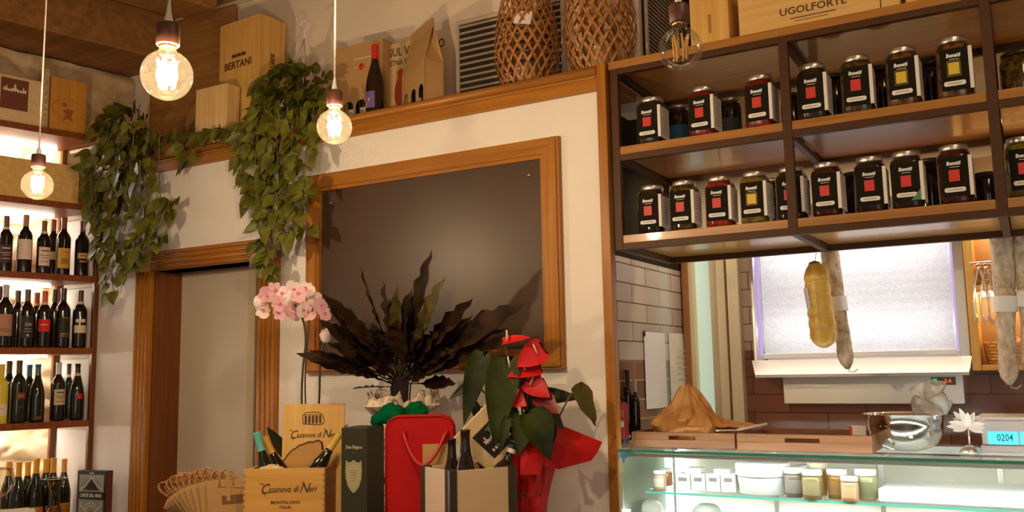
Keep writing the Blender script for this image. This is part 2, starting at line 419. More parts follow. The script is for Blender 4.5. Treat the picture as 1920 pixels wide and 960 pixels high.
# wooden ledge: board, rounded nose and fascia
lg = MB()
lg.box((-4.20, WY-.004, 2.637), (-1.334, UY, LEDGE), None, .003)
lg.tube([(-4.20, WY-.016, 2.656), (-1.334, WY-.016, 2.656)], .0185, 14)
lg.box((-4.20, WY-.018, 2.58), (-1.334, WY, 2.637), None, .002)
lg.box((-4.20, WY-.024, 2.626), (-1.334, WY, 2.638), None, .003)
struct('trim_6', lg, M_TRIMX, 'stained wooden ledge running across the top of the white wall', 'ledge')
# upright at the end of the wall
pb = MB(); pb.box((-1.334, WY-.020, 0), (-1.297, WY+.022, LEDGE+.006), None, .003)
struct('trim_7', pb, M_TRIMZ, 'wooden upright closing the end of the white wall', 'post')

# door_1: fluted casing, jambs, frosted leaf
def fluted(mb, lo, hi, axis, n=4):
    """board with n raised flutes along axis ('x' or 'z'), standing out of the wall towards -Y"""
    mb.box(lo, hi, None, .002)
    w0, w1 = (lo[0], hi[0]) if axis == 'z' else (lo[2], hi[2])
    for i in range(n):
        c = w0 + (w1-w0)*(i+.5)/n; r = (w1-w0)/n*.40
        if axis == 'z': mb.tube([(c, lo[1], lo[2]+.001), (c, lo[1], hi[2]-.001)], r, 8)
        else: mb.tube([(lo[0]+.001, lo[1], c), (hi[0]-.001, lo[1], c)], r, 8)
d = bpy.data.objects.new('door_1', None); COL.objects.link(d); d.location = (-3.42, WY, 0)
d['kind'] = 'structure'; d['label'] = 'doorway with fluted wooden casing and a plain beige leaf'; d['category'] = 'door'
def sub(o, mb, name, m):
    iv = Matrix.Translation(-Vector(o.location))
    mb.v = [iv @ v for v in mb.v]; return mb.build(name, m, o)
a = MB(); fluted(a, (-3.902, WY-.022, 0), (-3.79, WY, 2.075), 'z'); fluted(a, (-3.05, WY-.022, 0), (-2.933, WY, 2.075), 'z')
sub(d, a, 'side_casing', M_TRIMZ)
a = MB(); fluted(a, (-3.79, WY-.024, 2.075), (-3.05, WY, 2.172), 'x')
a.box((-3.906, WY-.028, 2.073), (-3.79, WY, 2.174), None, .003); a.box((-3.05, WY-.028, 2.073), (-2.929, WY, 2.174), None, .003)
sub(d, a, 'head_casing', M_TRIMX)
a = MB().box((-3.81, WY, 0), (-3.785, WY+.24, 2.09), None, 0); a.box((-3.055, WY, 0), (-3.03, WY+.24, 2.09), None, 0); a.box((-3.81, WY, 2.075), (-3.03, WY+.24, 2.09), None, 0)
sub(d, a, 'jamb', wood('reddish_jamb_wood', (98, 52, 14), (124, 70, 22), 'z', .4))
a = MB().box((-3.80, WY+.165, 0), (-3.30, WY+.20, 2.075), None, .002)
sub(d, a, 'leaf', mat('beige_lacquer', (.56, .48, .36), .55, bump=.05, bscale=18))
a = MB().box((-3.30, WY+.155, 0), (-3.25, WY+.20, 2.075), None, .003)
sub(d, a, 'leaf_edge', mat('pale_leaf_edge', (.50, .40, .24), .5))
a = MB().box((-3.25, WY+.19, 0), (-3.04, WY+.20, 2.075), None, 0); 
sub(d, a, 'backing', mat('dark_gap', (.03, .014, .006), .7))

# deli door: frosted glass sliding door with wooden stiles on the back wall
d2 = bpy.data.objects.new('door_2', None); COL.objects.link(d2); d2.location = (-1.3, BY, 0)
d2['kind'] = 'structure'; d2['label'] = 'frosted glass sliding door with pale wooden stiles'; d2['category'] = 'door'
X = lambda px: onY(px, 600, BY).x
def vb(x0, x1, y0, y1, z1=2.16): return MB().box((x0, BY+y0, 0), (x1, BY+y1, z1), None, .003)
M_STILE = wood('pale_door_wood', (226, 202, 160), (240, 222, 184), 'z', .5, f=.5)
sub(d2, vb(X(1283), X(1294), -.02, .08), 'frame', wood('brown_door_frame', (150, 92, 46), (176, 116, 62), 'z', .5))
sub(d2, vb(X(1294), X(1303), -.01, .06), 'stile', M_STILE)
sub(d2, vb(X(1303), X(1333), .03, .04), 'glass', mat('frosted_glass_glow', (.58, .72, .60), .35, emis=(.62, .80, .66), estr=.42))  # light from the back room put into the glass as emission
sub(d2, vb(X(1333), X(1349), 0, .06), 'stile', M_STILE)
sub(d2, vb(X(1349), X(1365), -.03, .03), 'stile', M_STILE)
sub(d2, vb(X(1365), X(1371.5), .04, .06), 'gap', mat('dark_gap', (.03, .014, .006), .7))
sub(d2, vb(X(1371.5), X(1393), -.05, .05), 'frame', M_STILE)

# ================================================================== WINE SHELVES AT THE LEFT
t = thing('wine_shelving', 'dark wooden wine shelving in the corner by the stone wall', 'shelving', SO)
MSL = MS.copy(); MSL.translation = (0, 0, 0)
BZ = [2.795, 2.420, 2.047, 1.674, 1.306]          # underside of each board
for z in BZ:
    b = MB().add([(u, v, zz) for zz in (z, z+.032) for u, v in ((.029, .0), (1.269, .0), (1.269, .318), (.104, .318), (.104, .298), (.029, .028))],
                 [[0, 1, 2, 3, 4, 5], [11, 10, 9, 8, 7, 6]] + [[i, (i+1) % 6, (i+1) % 6+6, i+6] for i in range(6)], MSL)
    b.build('shelf_board', wood('wine_shelf_wood', (108, 50, 14), (142, 76, 26), 'x', .42), t)
for (u, v) in ((.028, .0), (.103, .30), (1.296, .0), (1.296, .30)):
    MB().box((u-.026, v, .832), (u, v+.028, 2.832), MSL, .002).build('post', M_DKZ, t)
for z in BZ:
    MB().box((-.285, -.014, z-.020), (-.034, -.002, z-.001), None, .001).build('side_rail', mat('cream_rail', (.55, .44, .28), .6), t)
for i, z in enumerate(BZ):
    o = MB().box((.14, .285, z-.010), (1.25, .302, z-.0015), MS, .001).build('led_strip', emit('led_white', LED_COL, 58), None)
    tag(o, 'glowing LED strip under the %s board of the wine shelving' % ('topmost', 'second highest', 'middle', 'second lowest', 'lowest')[i], 'light', 'LED strips under the wine shelves')
# low cabinet below
cb = thing('wine_cabinet', 'wooden base cabinet carrying the lowest row of wine bottles', 'cabinet', SO)
def plan(vf, vb, z0, z1):
    w_ = lambda v: .2257*v+.006
    q = [(w_(vf), vf), (1.3, vf), (1.3, vb), (w_(vb), vb)]
    return MB().add([(u, v, z) for z in (z0, z1) for u, v in q], [[0, 1, 2, 3], [7, 6, 5, 4]]+[[i, (i+1) % 4, (i+1) % 4+4, i+4] for i in range(4)], MSL)
plan(-.36, .31, .02, .795).build('body', M_DKZ, cb)
plan(-.40, .315, .795, .830).build('worktop', wood('worktop_wood', (150, 92, 40), (182, 124, 62), 'x', .4), cb)

# ------------------------------------------------------------------ bottles
BORD = [(0, 0), (.034, 0), (.0368, .003), (.0372, .012), (.0372, .186), (.0362, .197), (.031, .210), (.0225, .222), (.0160, .232), (.0140, .243), (.0138, .292), (.0150, .2925), (.0150, .299), (.0135, .3005), (0, .3005)]
BURG = [(0, 0), (.037, 0), (.0402, .004), (.0405, .012), (.0405, .130), (.0385, .150), (.033, .175), (.0255, .200), (.0185, .222), (.0148, .240), (.0140, .255), (.0140, .292), (.0152, .2925), (.0152, .299), (.0135, .3005), (0, .3005)]
CHAMP = [(0, 0), (.038, 0), (.0425, .004), (.043, .014), (.043, .120), (.041, .145), (.035, .180), (.0265, .210), (.0190, .235), (.0155, .255), (.0145, .270), (.0145, .292), (.0160, .293), (.0160, .299), (.0140, .3005), (0, .3005)]
def radius_at(prof, z):
    for (r0, z0), (r1, z1) in zip(prof, prof[1:]):
        if z0 <= z <= z1 and z1 > z0: return r0+(r1-r0)*(z-z0)/(z1-z0)
    return prof[3][0]
def wrap(mb, prof, k, z0, z1, half, ang, off=.0007, m=0, zs=1):
    """label patch hugging the bottle between z0..z1"""
    n = max(4, int(half*10)); rows = max(1, zs)
    vs = []; fs = []
    for j in range(rows+1):
        z = z0+(z1-z0)*j/rows; r = radius_at(prof, z/k)*k+off
        for i in range(n+1):
            a = ang-half+2*half*i/n; vs.append((r*math.cos(a), r*math.sin(a), z))
    for j in range(rows):
        for i in range(n): fs.append([j*(n+1)+i, j*(n+1)+i+1, (j+1)*(n+1)+i+1, (j+1)*(n+1)+i])
    return mb.add(vs, fs, None, m, True)
def bottle(loc, h, prof, glass, cap, label, cat='bottle', group=None, band=None, lab=(), ang=0, rot=None, ks=1.0, name='wine_bottle', capz=.240):
    """lab: list of (z0,z1,half-angle,material,print lines,print material,lettering); rot = full orientation matrix for lying bottles"""
    k = h/.3005
    t = thing(name, label, cat, loc, 0, group)
    if rot is not None: t.rotation_euler = rot.to_euler()
    pr = [(r*k*ks, z*k) for r, z in prof]; pn = [(r*ks, z) for r, z in prof]
    MB().lathe(pr, 22).build('glass_body', glass, t)
    cz = [(radius_at(pn, z)*k+.0006, z*k) for z in (capz, capz+.012, capz+.03, .2925, .2926, .299)] + [(.0135*k, .3012*k), (0, .3012*k)]
    MB().lathe(cz, 18).build('capsule', cap, t)
    if band: wrap(MB(), pn, k, capz*k-.012, capz*k+.002, PI, 0, .0014).build('neck_band', band, t)
    for (z0, z1, half, m, lines, pm, word) in lab:
        o = wrap(MB(), pn, k, z0*k, z1*k, half, ang, zs=3).build('label', m, t)
        if lines or word:
            p = MB(); hz = (z1-z0)*k
            for q, (f, hw, th) in enumerate(lines):
                zc = z0*k+hz*f; wrap(p, pn, k, zc-th/2, zc+th/2, half*hw, ang, .0013)
            if word:
                r = radius_at(pn, (z0+z1)/2)*k+.0016
                p.text(word[0], word[1], RZ(ang+PI/2) @ T(0, 0, z0*k+hz*word[2]), bend=r, ext=.0002)
            p.build('print', pm, o)
    return t
def cap(c, r=.38): return mat('capsule_%02x%02x%02x' % c, c, r, spec=.5, srgb=True)
def lbl(c): return mat('label_%02x%02x%02x' % c, c, .65, srgb=True)
GOLD = mat('gold_print', (.55, .34, .10), .4, .4); DKP = mat('dark_print', (.05, .04, .04), .7); PALEP = mat('pale_print', (.62, .56, .46), .6)
TXT = [(.80, .6, .006), (.55, .75, .003), (.42, .5, .003), (.22, .65, .003)]
FACE = math.atan2(-.36, .93)     # towards the room
ROWZ = {1: 2.0795, 2: 1.7065, 3: 1.3385, 4: .8305}
ORD = {1: 'top', 2: 'second', 3: 'third', 4: 'lowest'}
def on_shelf(row, px, ytop, v):
    z = ROWZ[row]; p = atS(px, ytop, v); return Vector((p.x, p.y, z)), p.z-z
DKR = M_BOTTLE; DKG = M_BOTTLEG
WB = [
 # row, px, ytop, v, profile, glass, capsule, band, labels, description
 (1, 13, 405.5, .09, BORD, DKR, (120, 84, 60), (220, 200, 170), [(.05, .145, .95, lbl((70, 34, 44)), TXT, PALEP, None)], 'bottle with a plum label and banded brown capsule, leftmost on the top wine row'),
 (1, 49.5, 403, .09, BORD, DKR, (172, 128, 92), None, [(.070, .172, 1.0, lbl((226, 210, 190)), [(.85, .5, .003)], PALEP, None)], 'bottle with a large plain whitish label and tan capsule on the top wine row'),
 (1, 84, 415, .06, BORD, DKR, (124, 76, 52), (226, 206, 178), [(.045, .150, .95, lbl((228, 206, 192)), TXT, DKP, None)], 'bottle with a white printed label on the top wine row, beside the yellow label'),
 (1, 101, 412, .20, BORD, DKR, (150, 70, 52), None, [(.09, .13, .8, lbl((200, 160, 130)), [], DKP, None)], 'bottle half hidden behind the white and yellow labels on the top wine row'),
 (1, 121, 408, .10, BORD, DKR, (128, 58, 36), None, [(.038, .140, .95, lbl((206, 160, 62)), [(.35, .5, .03), (.8, .5, .004)], mat('ochre_print', (.38, .17, .03), .7), None)], 'bottle with a yellow label on the top wine row'),
 (1, 156, 415, .08, BORD, DKR, (112, 46, 30), None, [(.095, .125, .8, lbl((214, 170, 120)), [(.5, .6, .004)], DKP, None), (.075, .085, .5, lbl((190, 120, 80)), [], DKP, None)], 'bottle with a small cream label, at the right end of the top wine row'),
 (2, 0, 537, .20, BORD, DKR, (90, 84, 78), None, [], 'bottle cut by the photo edge on the second wine row'),
 (2, 12, 534, .06, BORD, DKR, (196, 182, 176), None, [(.055, .158, .95, lbl((176, 130, 104)), [(.30, .7, .003), (.2, .5, .003)], DKP, None)], 'bottle with a big dusty pink label and silvery capsule on the second wine row'),
 (2, 34.5, 545, .21, BORD, DKR, (98, 70, 46), None, [], 'plain bottle standing behind the pink and the numbered label on the second wine row'),
 (2, 53, 543, .08, BORD, DKR, (92, 74, 62), None, [(.050, .160, .95, lbl((44, 36, 46)), [(.42, .5, .002), (.30, .6, .002), (.12, .15, .010)], PALEP, ('200', .022, .62))], 'bottle with a dark label numbered 200 on the second wine row'),
 (2, 70, 549, .21, BORD, DKR, (190, 62, 40), (226, 150, 110), [], 'red capped bottle half hidden behind the red label on the second wine row'),
 (2, 85, 546, .07, BORD, DKR, (206, 66, 44), (232, 190, 150), [(.085, .150, .85, lbl((214, 24, 14)), [(.55, .6, .006)], mat('pink_print', (.75, .28, .20), .6), None)], 'bottle with a bright red label and red capsule on the second wine row'),
 (2, 104, 543.5, .22, BORD, DKR, (44, 32, 22), None, [], 'black capped bottle standing behind the red label on the second wine row'),
 (2, 120, 541, .09, BORD, DKR, (62, 38, 26), None, [(.050, .155, .9, lbl((40, 22, 16)), [(.95, .5, .002), (.20, .7, .003), (.10, .8, .002)], GOLD, None)], 'tall dark bottle with a nearly black label on the second wine row'),
 (2, 152, 545, .08, BORD, DKR, (84, 36, 26), (220, 190, 160), [(.078, .118, .9, lbl((224, 206, 170)), [(.5, .7, .003)], PALEP, None), (.132, .150, .7, lbl((226, 214, 190)), [], DKP, None)], 'bottle with a cream double label, at the right end of the second wine row'),
 (3, 4, 683, .06, BORD, mat('yellow_liqueur_glass', (.72, .58, .06), .1, spec=.6), (206, 190, 60), None, [(.040, .100, 1.0, lbl((226, 216, 190)), [(.6, .5, .008)], PALEP, None)], 'yellow liqueur bottle at the left edge of the third wine row'),
 (3, 18, 677, .20, BORD, DKG, (78, 56, 34), None, [], 'plain dark bottle behind the yellow liqueur on the third wine row'),
 (3, 37, 676, .07, BORD, DKG, (76, 54, 36), None, [(.115, .145, .6, lbl((124, 66, 44)), [(.5, .6, .004)], GOLD, None), (.070, .084, .4, lbl((74, 36, 22)), [], DKP, None)], 'olive glass bottle with a small brown label on the third wine row'),
 (3, 56, 684, .20, BORD, DKG, (58, 86, 116), None, [], 'blue capped bottle half hidden on the third wine row'),
 (3, 72, 683, .07, CHAMP, DKG, (60, 104, 146), None, [(.012, .030, .5, lbl((96, 56, 24)), [], DKP, None)], 'sloping bottle with a blue capsule and no front label on the third wine row'),
 (3, 111, 680, .09, BORD, DKR, (208, 206, 208), None, [(.082, .162, .95, lbl((204, 182, 146)), TXT, DKP, None)], 'bottle with a large cream label and silver capsule on the third wine row'),
 (3, 131, 682, .22, BORD, DKG, (38, 30, 22), (220, 196, 170), [], 'black capped bottle with a pale neck band half hidden on the third wine row'),
 (3, 146.5, 682, .08, CHAMP, DKG, (42, 32, 24), (214, 170, 150), [(.112, .140, .35, lbl((214, 20, 16)), [], DKP, None)], 'bottle with a small red square label, at the right end of the third wine row'),
]
for (row, px, yt, v, pr, gl, cc, bd, labs, desc) in WB:
    loc, h = on_shelf(row, px, yt, v)
    bottle(loc, h, pr, gl, cap(cc), desc, group='wine bottles on the shelving', band=lbl(bd) if bd else None, lab=labs, ang=FACE+R_.uniform(-.15, .25), ks=.94 if pr is BORD else .88, capz=.240 if pr is BORD else .248)
YB = [(17.6, 865, .135, 'first from the left'), (36, 866.5, .05, 'second from the left'), (53, 866, .13, 'third from the left'), (69, 860, .05, 'fourth from the left'), (87, 860, .12, 'fifth from the left'), (101, 859.5, .05, 'sixth from the left'), (121, 860.5, .13, 'rightmost, past the back post')]
for px, yt, v, which in YB:
    loc, h = on_shelf(4, px, yt, v)
    bottle(loc, h, BURG, DKG, cap((220, 162, 40)), 'yellow capped bottle on the wine cabinet, %s' % which, group='yellow capped bottles on the cabinet',
           lab=[(.035, .090, 1.0, lbl((206, 140, 40)), [(.7, .6, .005), (.4, .4, .012)], mat('ochre_print', (.38, .17, .03), .7), None)], ang=FACE, ks=.86, capz=.236)

# ------------------------------------------------------------------ things on and in the wine shelving
p0 = atS(0, 305, .05); p1 = atS(144.5, 312, .05); zt = 2.452
bx = thing('wine_crate', 'long pine wine crate lying on the second wine shelf', 'crate', SO)
u0 = .112; ztop = atS(144, 312, .04).z
a = MB().box((u0, .04, zt+.001), (.72, .24, ztop), MSL, .003); a.build('body', M_PINEX, bx)
a = MB().box((u0+.002, .036, zt+.003), (.718, .041, zt+(ztop-zt)*.48), MSL, .001); a.box((u0+.002, .036, zt+(ztop-zt)*.5), (.718, .041, ztop-.002), MSL, .001); a.build('front_boards', M_PINEX, bx)
pk = thing('gift_carton', 'small reddish carton with a cream lid at the end of the second wine shelf', 'box', SO)
MB().box((.045, .06, zt+.001), (.100, .16, zt+.205), MSL, .003).build('body', mat('reddish_card', (.30, .13, .07), .6), pk)
MB().box((.042, .057, zt+.2055), (.103, .163, zt+.222), MSL, .003).build('lid', M_CREAM, pk)

TZ = 2.8275
CASTLE = [(-.5, -.18), (-.5, .12), (-.46, .12), (-.46, .06), (-.40, .06), (-.40, .22), (-.37, .30), (-.34, .22), (-.34, .04), (-.22, 0), (-.12, .08), (-.05, .14), (-.04, .36), (0, .48), (.04, .36), (.05, .14), (.12, .08), (.22, 0), (.34, .04), (.34, .22), (.37, .30), (.40, .22), (.40, .06), (.46, .06), (.46, .12), (.5, .12), (.5, -.18), (.44, -.08), (.38, -.2), (.32, -.08), (.26, -.2), (.20, -.08), (.14, -.2), (.07, -.06), (0, -.16), (-.07, -.06), (-.14, -.2), (-.20, -.08), (-.26, -.2), (-.32, -.08), (-.38, -.2), (-.44, -.08)]
def facing(u, v, z, dx=0): return MSL @ Matrix(((-1, 0, 0, u), (0, 1, 0, v), (0, 0, 1, z), (0, 0, 0, 1)))   # front face of something on the wine shelving
b = thing('castle_crate', 'pale wine crate with a brown castle label, standing on top of the wine shelving', 'crate', SO)
zt1 = atS(40, 145, .03).z; ur = (atS(80, 180, .03)-SO).dot(SU); 
MB().box((ur, .03, TZ), (ur+.46, .26, zt1), MSL, .004).build('body', M_PALE, b)
lc = atS(27, 177, .03); lu = (lc-SO).dot(SU); lw = .128; lh = .158
hl = MB().box((lu-lw/2, .026, lc.z-lh/2), (lu+lw/2, .0295, lc.z+lh/2), MSL, .0005).build('label', mat('castle_label_brown', (.16, .045, .018), .6), b)
MB().prism([(x*lw*.84, z*lw*.52+.022) for x, z in CASTLE], .001, facing(lu, .0245, lc.z)).build('castle_print', M_CREAM, hl)
b = thing('framed_mirror_strip', 'narrow silvery framed strip between the castle crate and the oval stamped crate', 'frame', SO)
ua = (atS(93, 190, .05)-SO).dot(SU); ub = (atS(81, 190, .05)-SO).dot(SU)
MB().box((ua, .06, TZ), (ub, .085, atS(87, 128, .06).z), MSL, .003).build('rim', mat('pale_gilt', (.60, .46, .28), .4, .3), b)
MB().box((ua+.012, .055, TZ+.012), (ub-.012, .061, atS(87, 150, .06).z), MSL, .001).build('foil', mat('crumpled_foil', (.75, .68, .56), .22, .9, bump=.9, bscale=45), b)
b = thing('oval_stamp_crate', 'upright yellowish wine crate with an oval stamp on top of the wine shelving', 'crate', SO)
ua = (atS(163, 190, .05)-SO).dot(SU); ub = (atS(95, 190, .05)-SO).dot(SU); zt1 = atS(128, 148, .05).z
bd = MB().box((ua, .05, TZ), (ub, .20, zt1), MSL, .004).build('body', wood('honey_pine', (186, 124, 40), (208, 150, 60), 'z', .5, f=.6), b)
st = MB(); cu = (atS(128, 200, .05)-SO).dot(SU); cz = atS(128, 205, .05).z
for k in range(36):
    a0 = 2*PI*k/36; a1 = 2*PI*(k+1)/36
    st.quad(*[(cu+math.cos(q)*r, .0488, cz+math.sin(q)*r*.62) for q, r in ((a0, .083), (a1, .083), (a1, .080), (a0, .080))], M=MSL)
st.ball((cu+.02, .0488, cz+.02), .012, .0006, .012, 10, 6, MSL); st.prism([(-.03, -.05), (-.01, -.01), (-.03, .01), (0, .02), (.03, .015), (.015, -.02), (.03, -.05), (0, -.03)], .0006, facing(cu, .0484, cz-.02))
st.build('oval_stamp', mat('reddish_stamp', (.30, .11, .03), .7), bd)

# book / gift box on the wine cabinet
cen = onY(171, 930, 2.86); zb = .8305; zt = onY(171, 882.5, 2.86).z
bk = thing('wine_book', "grey and black boxed book titled L'ARTE DEL VINO at the end of the wine cabinet", 'book', (cen.x, 2.86, zb), math.radians(8))
wv = .094; hv = zt-zb
MB().box((-wv, 0, 0), (wv, .04, hv), None, .002).build('cover', M_BLACK, bk)
MB().box((wv-.002, .003, .003), (wv+.0025, .037, hv-.003), None, .0005).build('page_block', mat('dark_red_cloth', (.16, .03, .02), .6), bk)
g1 = mat('grey_green_print', (.21, .22, .175), .6); g2 = mat('pale_grey_print', (.56, .56, .48), .6)
f = MB().box((-wv*.86, -.0012, .01), (wv*.84, .0005, hv-.018), None, .0004).build('front_panel', g1, bk)
o = MB(); zc = hv-.018
def outline(mb, pts, w, y):
    for (x0, z0), (x1, z1) in zip(pts, pts[1:]):
        dx, dz = x1-x0, z1-z0; L = math.hypot(dx, dz) or 1; nx, nz = -dz/L*w/2, dx/L*w/2
        mb.quad((x0-nx, y, z0-nz), (x0+nx, y, z0+nz), (x1+nx, y, z1+nz), (x1-nx, y, z1-nz))
arch = [(-.066, -.080), (-.066, -.068), (-.05, -.062), (-.034, -.05), (-.026, -.038), (-.018, -.036), (-.010, -.018), (0, -.012), (.010, -.018), (.018, -.036), (.026, -.038), (.034, -.05), (.05, -.062), (.066, -.068), (.066, -.080)]
outline(o, [(x, zc+z) for x, z in arch], .0045, -.0018); outline(o, [(-.07, zc-.082), (-.07, zc-.008), (.07, zc-.008), (.07, zc-.082)], .002, -.0018)
outline(o, [(-.058, zc-.066), (-.06, zc-.02), (.0, zc-.016), (.06, zc-.02), (.058, zc-.066)], .0012, -.0018)
o.build('upper_ornament', g2, f); o = MB()
low = [(-.066, -.130), (-.066, -.148), (-.05, -.158), (-.034, -.172), (-.026, -.19), (0, -.20), (.026, -.19), (.034, -.172), (.05, -.158), (.066, -.148), (.066, -.130)]
outline(o, [(x, zc+z) for x, z in low], .0045, -.0018)
o.build('lower_ornament', g2, f)
for rr in (.03, .045): o = MB(); outline(o, [(rr*math.cos(q), zc-.178+rr*math.sin(q)) for q in [PI*.15+PI*.7*i/10 for i in range(11)]], .003, -.0018); o.build('arc_print', g2, f)
MB().box((-.014, -.002, zc+.004), (.014, -.0012, zc+.009), None, 0).build('top_mark', g2, f)
MB().prism([(-.05, zc-.074), (-.03, zc-.054), (-.02, zc-.042), (0, zc-.024), (.02, zc-.042), (.03, zc-.054), (.05, zc-.074)], .0006, T(0, -.0022, 0)).build('arch_print', M_BLACK, f)
MB().ball((0, -.0018, zc-.185), .012, .001, .015, 10, 8).build('red_drop', mat('dark_red_print', (.22, .03, .02), .6), f)
o = MB().box((-wv*.94, -.0028, zc-.118), (wv*.90, -.0012, zc-.083), None, .0003).build('title_band', M_BLACK, f)
MB().text("L'ARTE DEL VINO", .024, T(0, -.0032, zc-.1005), sx=.74, off=.0004).build('title', mat('title_print', (.62, .58, .50), .6), o)

# wine glass, decanter, menus on the cabinet
def glass_thing(name, loc, prof, label, cat, rz=0):
    t = thing(name, label, cat, loc, rz); return t
gp = atS(4, 905, -.12)
t = thing('wine_glass', 'large wine glass at the left edge beside the yellow capped bottles', 'glass', (gp.x, gp.y, .8305))
cz = gp.z-.8305
MB().lathe([(.030, cz-.048), (.048, cz-.02), (.054, cz+.004), (.050, cz+.035), (.043, cz+.068), (.0425, cz+.068), (.0492, cz+.034), (.0532, cz+.004), (.0472, cz-.02), (.029, cz-.047), (.010, cz-.063), (0, cz-.064)], 28).build('bowl', M_JARGLASS, t)
MB().lathe([(.0, .0), (.036, .0), (.035, .003), (.006, .012), (.0042, .03), (.0042, cz-.07), (.010, cz-.0635), (.030, cz-.049)], 24).build('stem', M_JARGLASS, t)
dp = atS(103, 897, -.17)
t = thing('decanter', 'flared glass decanter in front of the yellow capped bottles', 'decanter', (dp.x, dp.y, .8305))
h = dp.z-.8305
MB().lathe([(0, .002), (.09, .002), (.10, .012), (.098, .03), (.07, .06), (.036, .09), (.023, .125), (.021, h-.08), (.027, h-.045), (.042, h-.012), (.052, h), (.0505, h), (.040, h-.014), (.025, h-.046), (.0195, h-.08), (.0215, .125), (.034, .092)], 28).build('body', glass_thin('decanter_glass', (.84, .80, .68), .8), t)
MB().tube([(.0515*math.cos(2*PI*i/24), .0515*math.sin(2*PI*i/24), h) for i in range(25)], .0016, 6).build('lip', mat('pale_rim', (.6, .55, .45), .2), t)
mp = atS(40, 943, -.27)
hd = thing('menu_holder', 'low wooden holder for menus on the wine cabinet', 'holder', (mp.x, mp.y, .8305), math.atan2(SU.y, SU.x))
MB().box((-.10, -.05, 0), (.10, .05, .075), None, .004).build('body', M_DKX, hd)
for i, (dx, tilt, wd) in enumerate(((-.035, .22, .13), (.0, .10, .16), (.03, -.02, .15))):
    o = MB().box((-wd/2, -.045+.02*i, 0), (wd/2, -.043+.02*i, .055), RX(.55) @ RY(tilt), .0005).build('menu', M_WHITE, None)
    o.location = Vector((mp.x, mp.y, .8305+.079+.006*i)) + SU*dx; o.rotation_euler = (0, 0, math.atan2(SU.y, SU.x))
    tag(o, 'white folded menu, %s of the three at the lower left corner' % ('backmost', 'middle one', 'frontmost')[i], 'menu', 'white menus on the wine cabinet')
# ================================================================== BLACKBOARD
bb = thing('blackboard', 'big blank dark board in a stained wooden frame on the white wall', 'blackboard', (-2.128, WY, 1.552))
bw, bh, fw = .631, .877, .078
def mitre(mb, a, b, c, d, y0, y1): mb.add([(x, y0, z) for x, z in (a, b, c, d)] + [(x, y1, z) for x, z in (a, b, c, d)], [[0, 1, 2, 3], [7, 6, 5, 4], [0, 4, 5, 1], [1, 5, 6, 2], [2, 6, 7, 3], [3, 7, 4, 0]])
def rail(pts, m):
    mb = MB(); o1, o2, i2, i1 = pts
    mitre(mb, o1, o2, i2, i1, -.026, -.001)
    k = .12; q1 = (o1[0]+(i1[0]-o1[0])*k, o1[1]+(i1[1]-o1[1])*k); q2 = (o2[0]+(i2[0]-o2[0])*k, o2[1]+(i2[1]-o2[1])*k)
    k = .80; r1 = (o1[0]+(i1[0]-o1[0])*k, o1[1]+(i1[1]-o1[1])*k); r2 = (o2[0]+(i2[0]-o2[0])*k, o2[1]+(i2[1]-o2[1])*k)
    mitre(mb, q1, q2, r2, r1, -.034, -.0255)
    mb.build('frame_rail', m, bb)
A, B, Cc, Dd = (-bw, 0), (bw, 0), (bw, bh), (-bw, bh)
a, b_, c_, d_ = (-bw+fw, fw), (bw-fw, fw), (bw-fw, bh-fw), (-bw+fw, bh-fw)
rail((A, B, b_, a), M_TRIMX); rail((Dd, Cc, c_, d_), M_TRIMX); rail((A, Dd, d_, a), M_TRIMZ); rail((B, Cc, c_, b_), M_TRIMZ)
MB().box((-bw+fw-.005, -.012, fw-.005), (bw-fw+.005, -.002, bh-fw+.005), None, 0).build('board', mat('chalkboard', (.062, .032, .015), .38, spec=.55, var=.12, vscale=2.2), bb)
for x, z in ((-bw+fw+.055, bh-fw-.055), (bw-fw-.055, bh-fw-.055)):
    k = MB().lathe([(0, 0), (.008, 0), (.008, .004), (.006, .007), (0, .008)], 16, T(x, -.012, z) @ RX(PI/2)); k.build('fixing_screw', M_CHROME, bb)

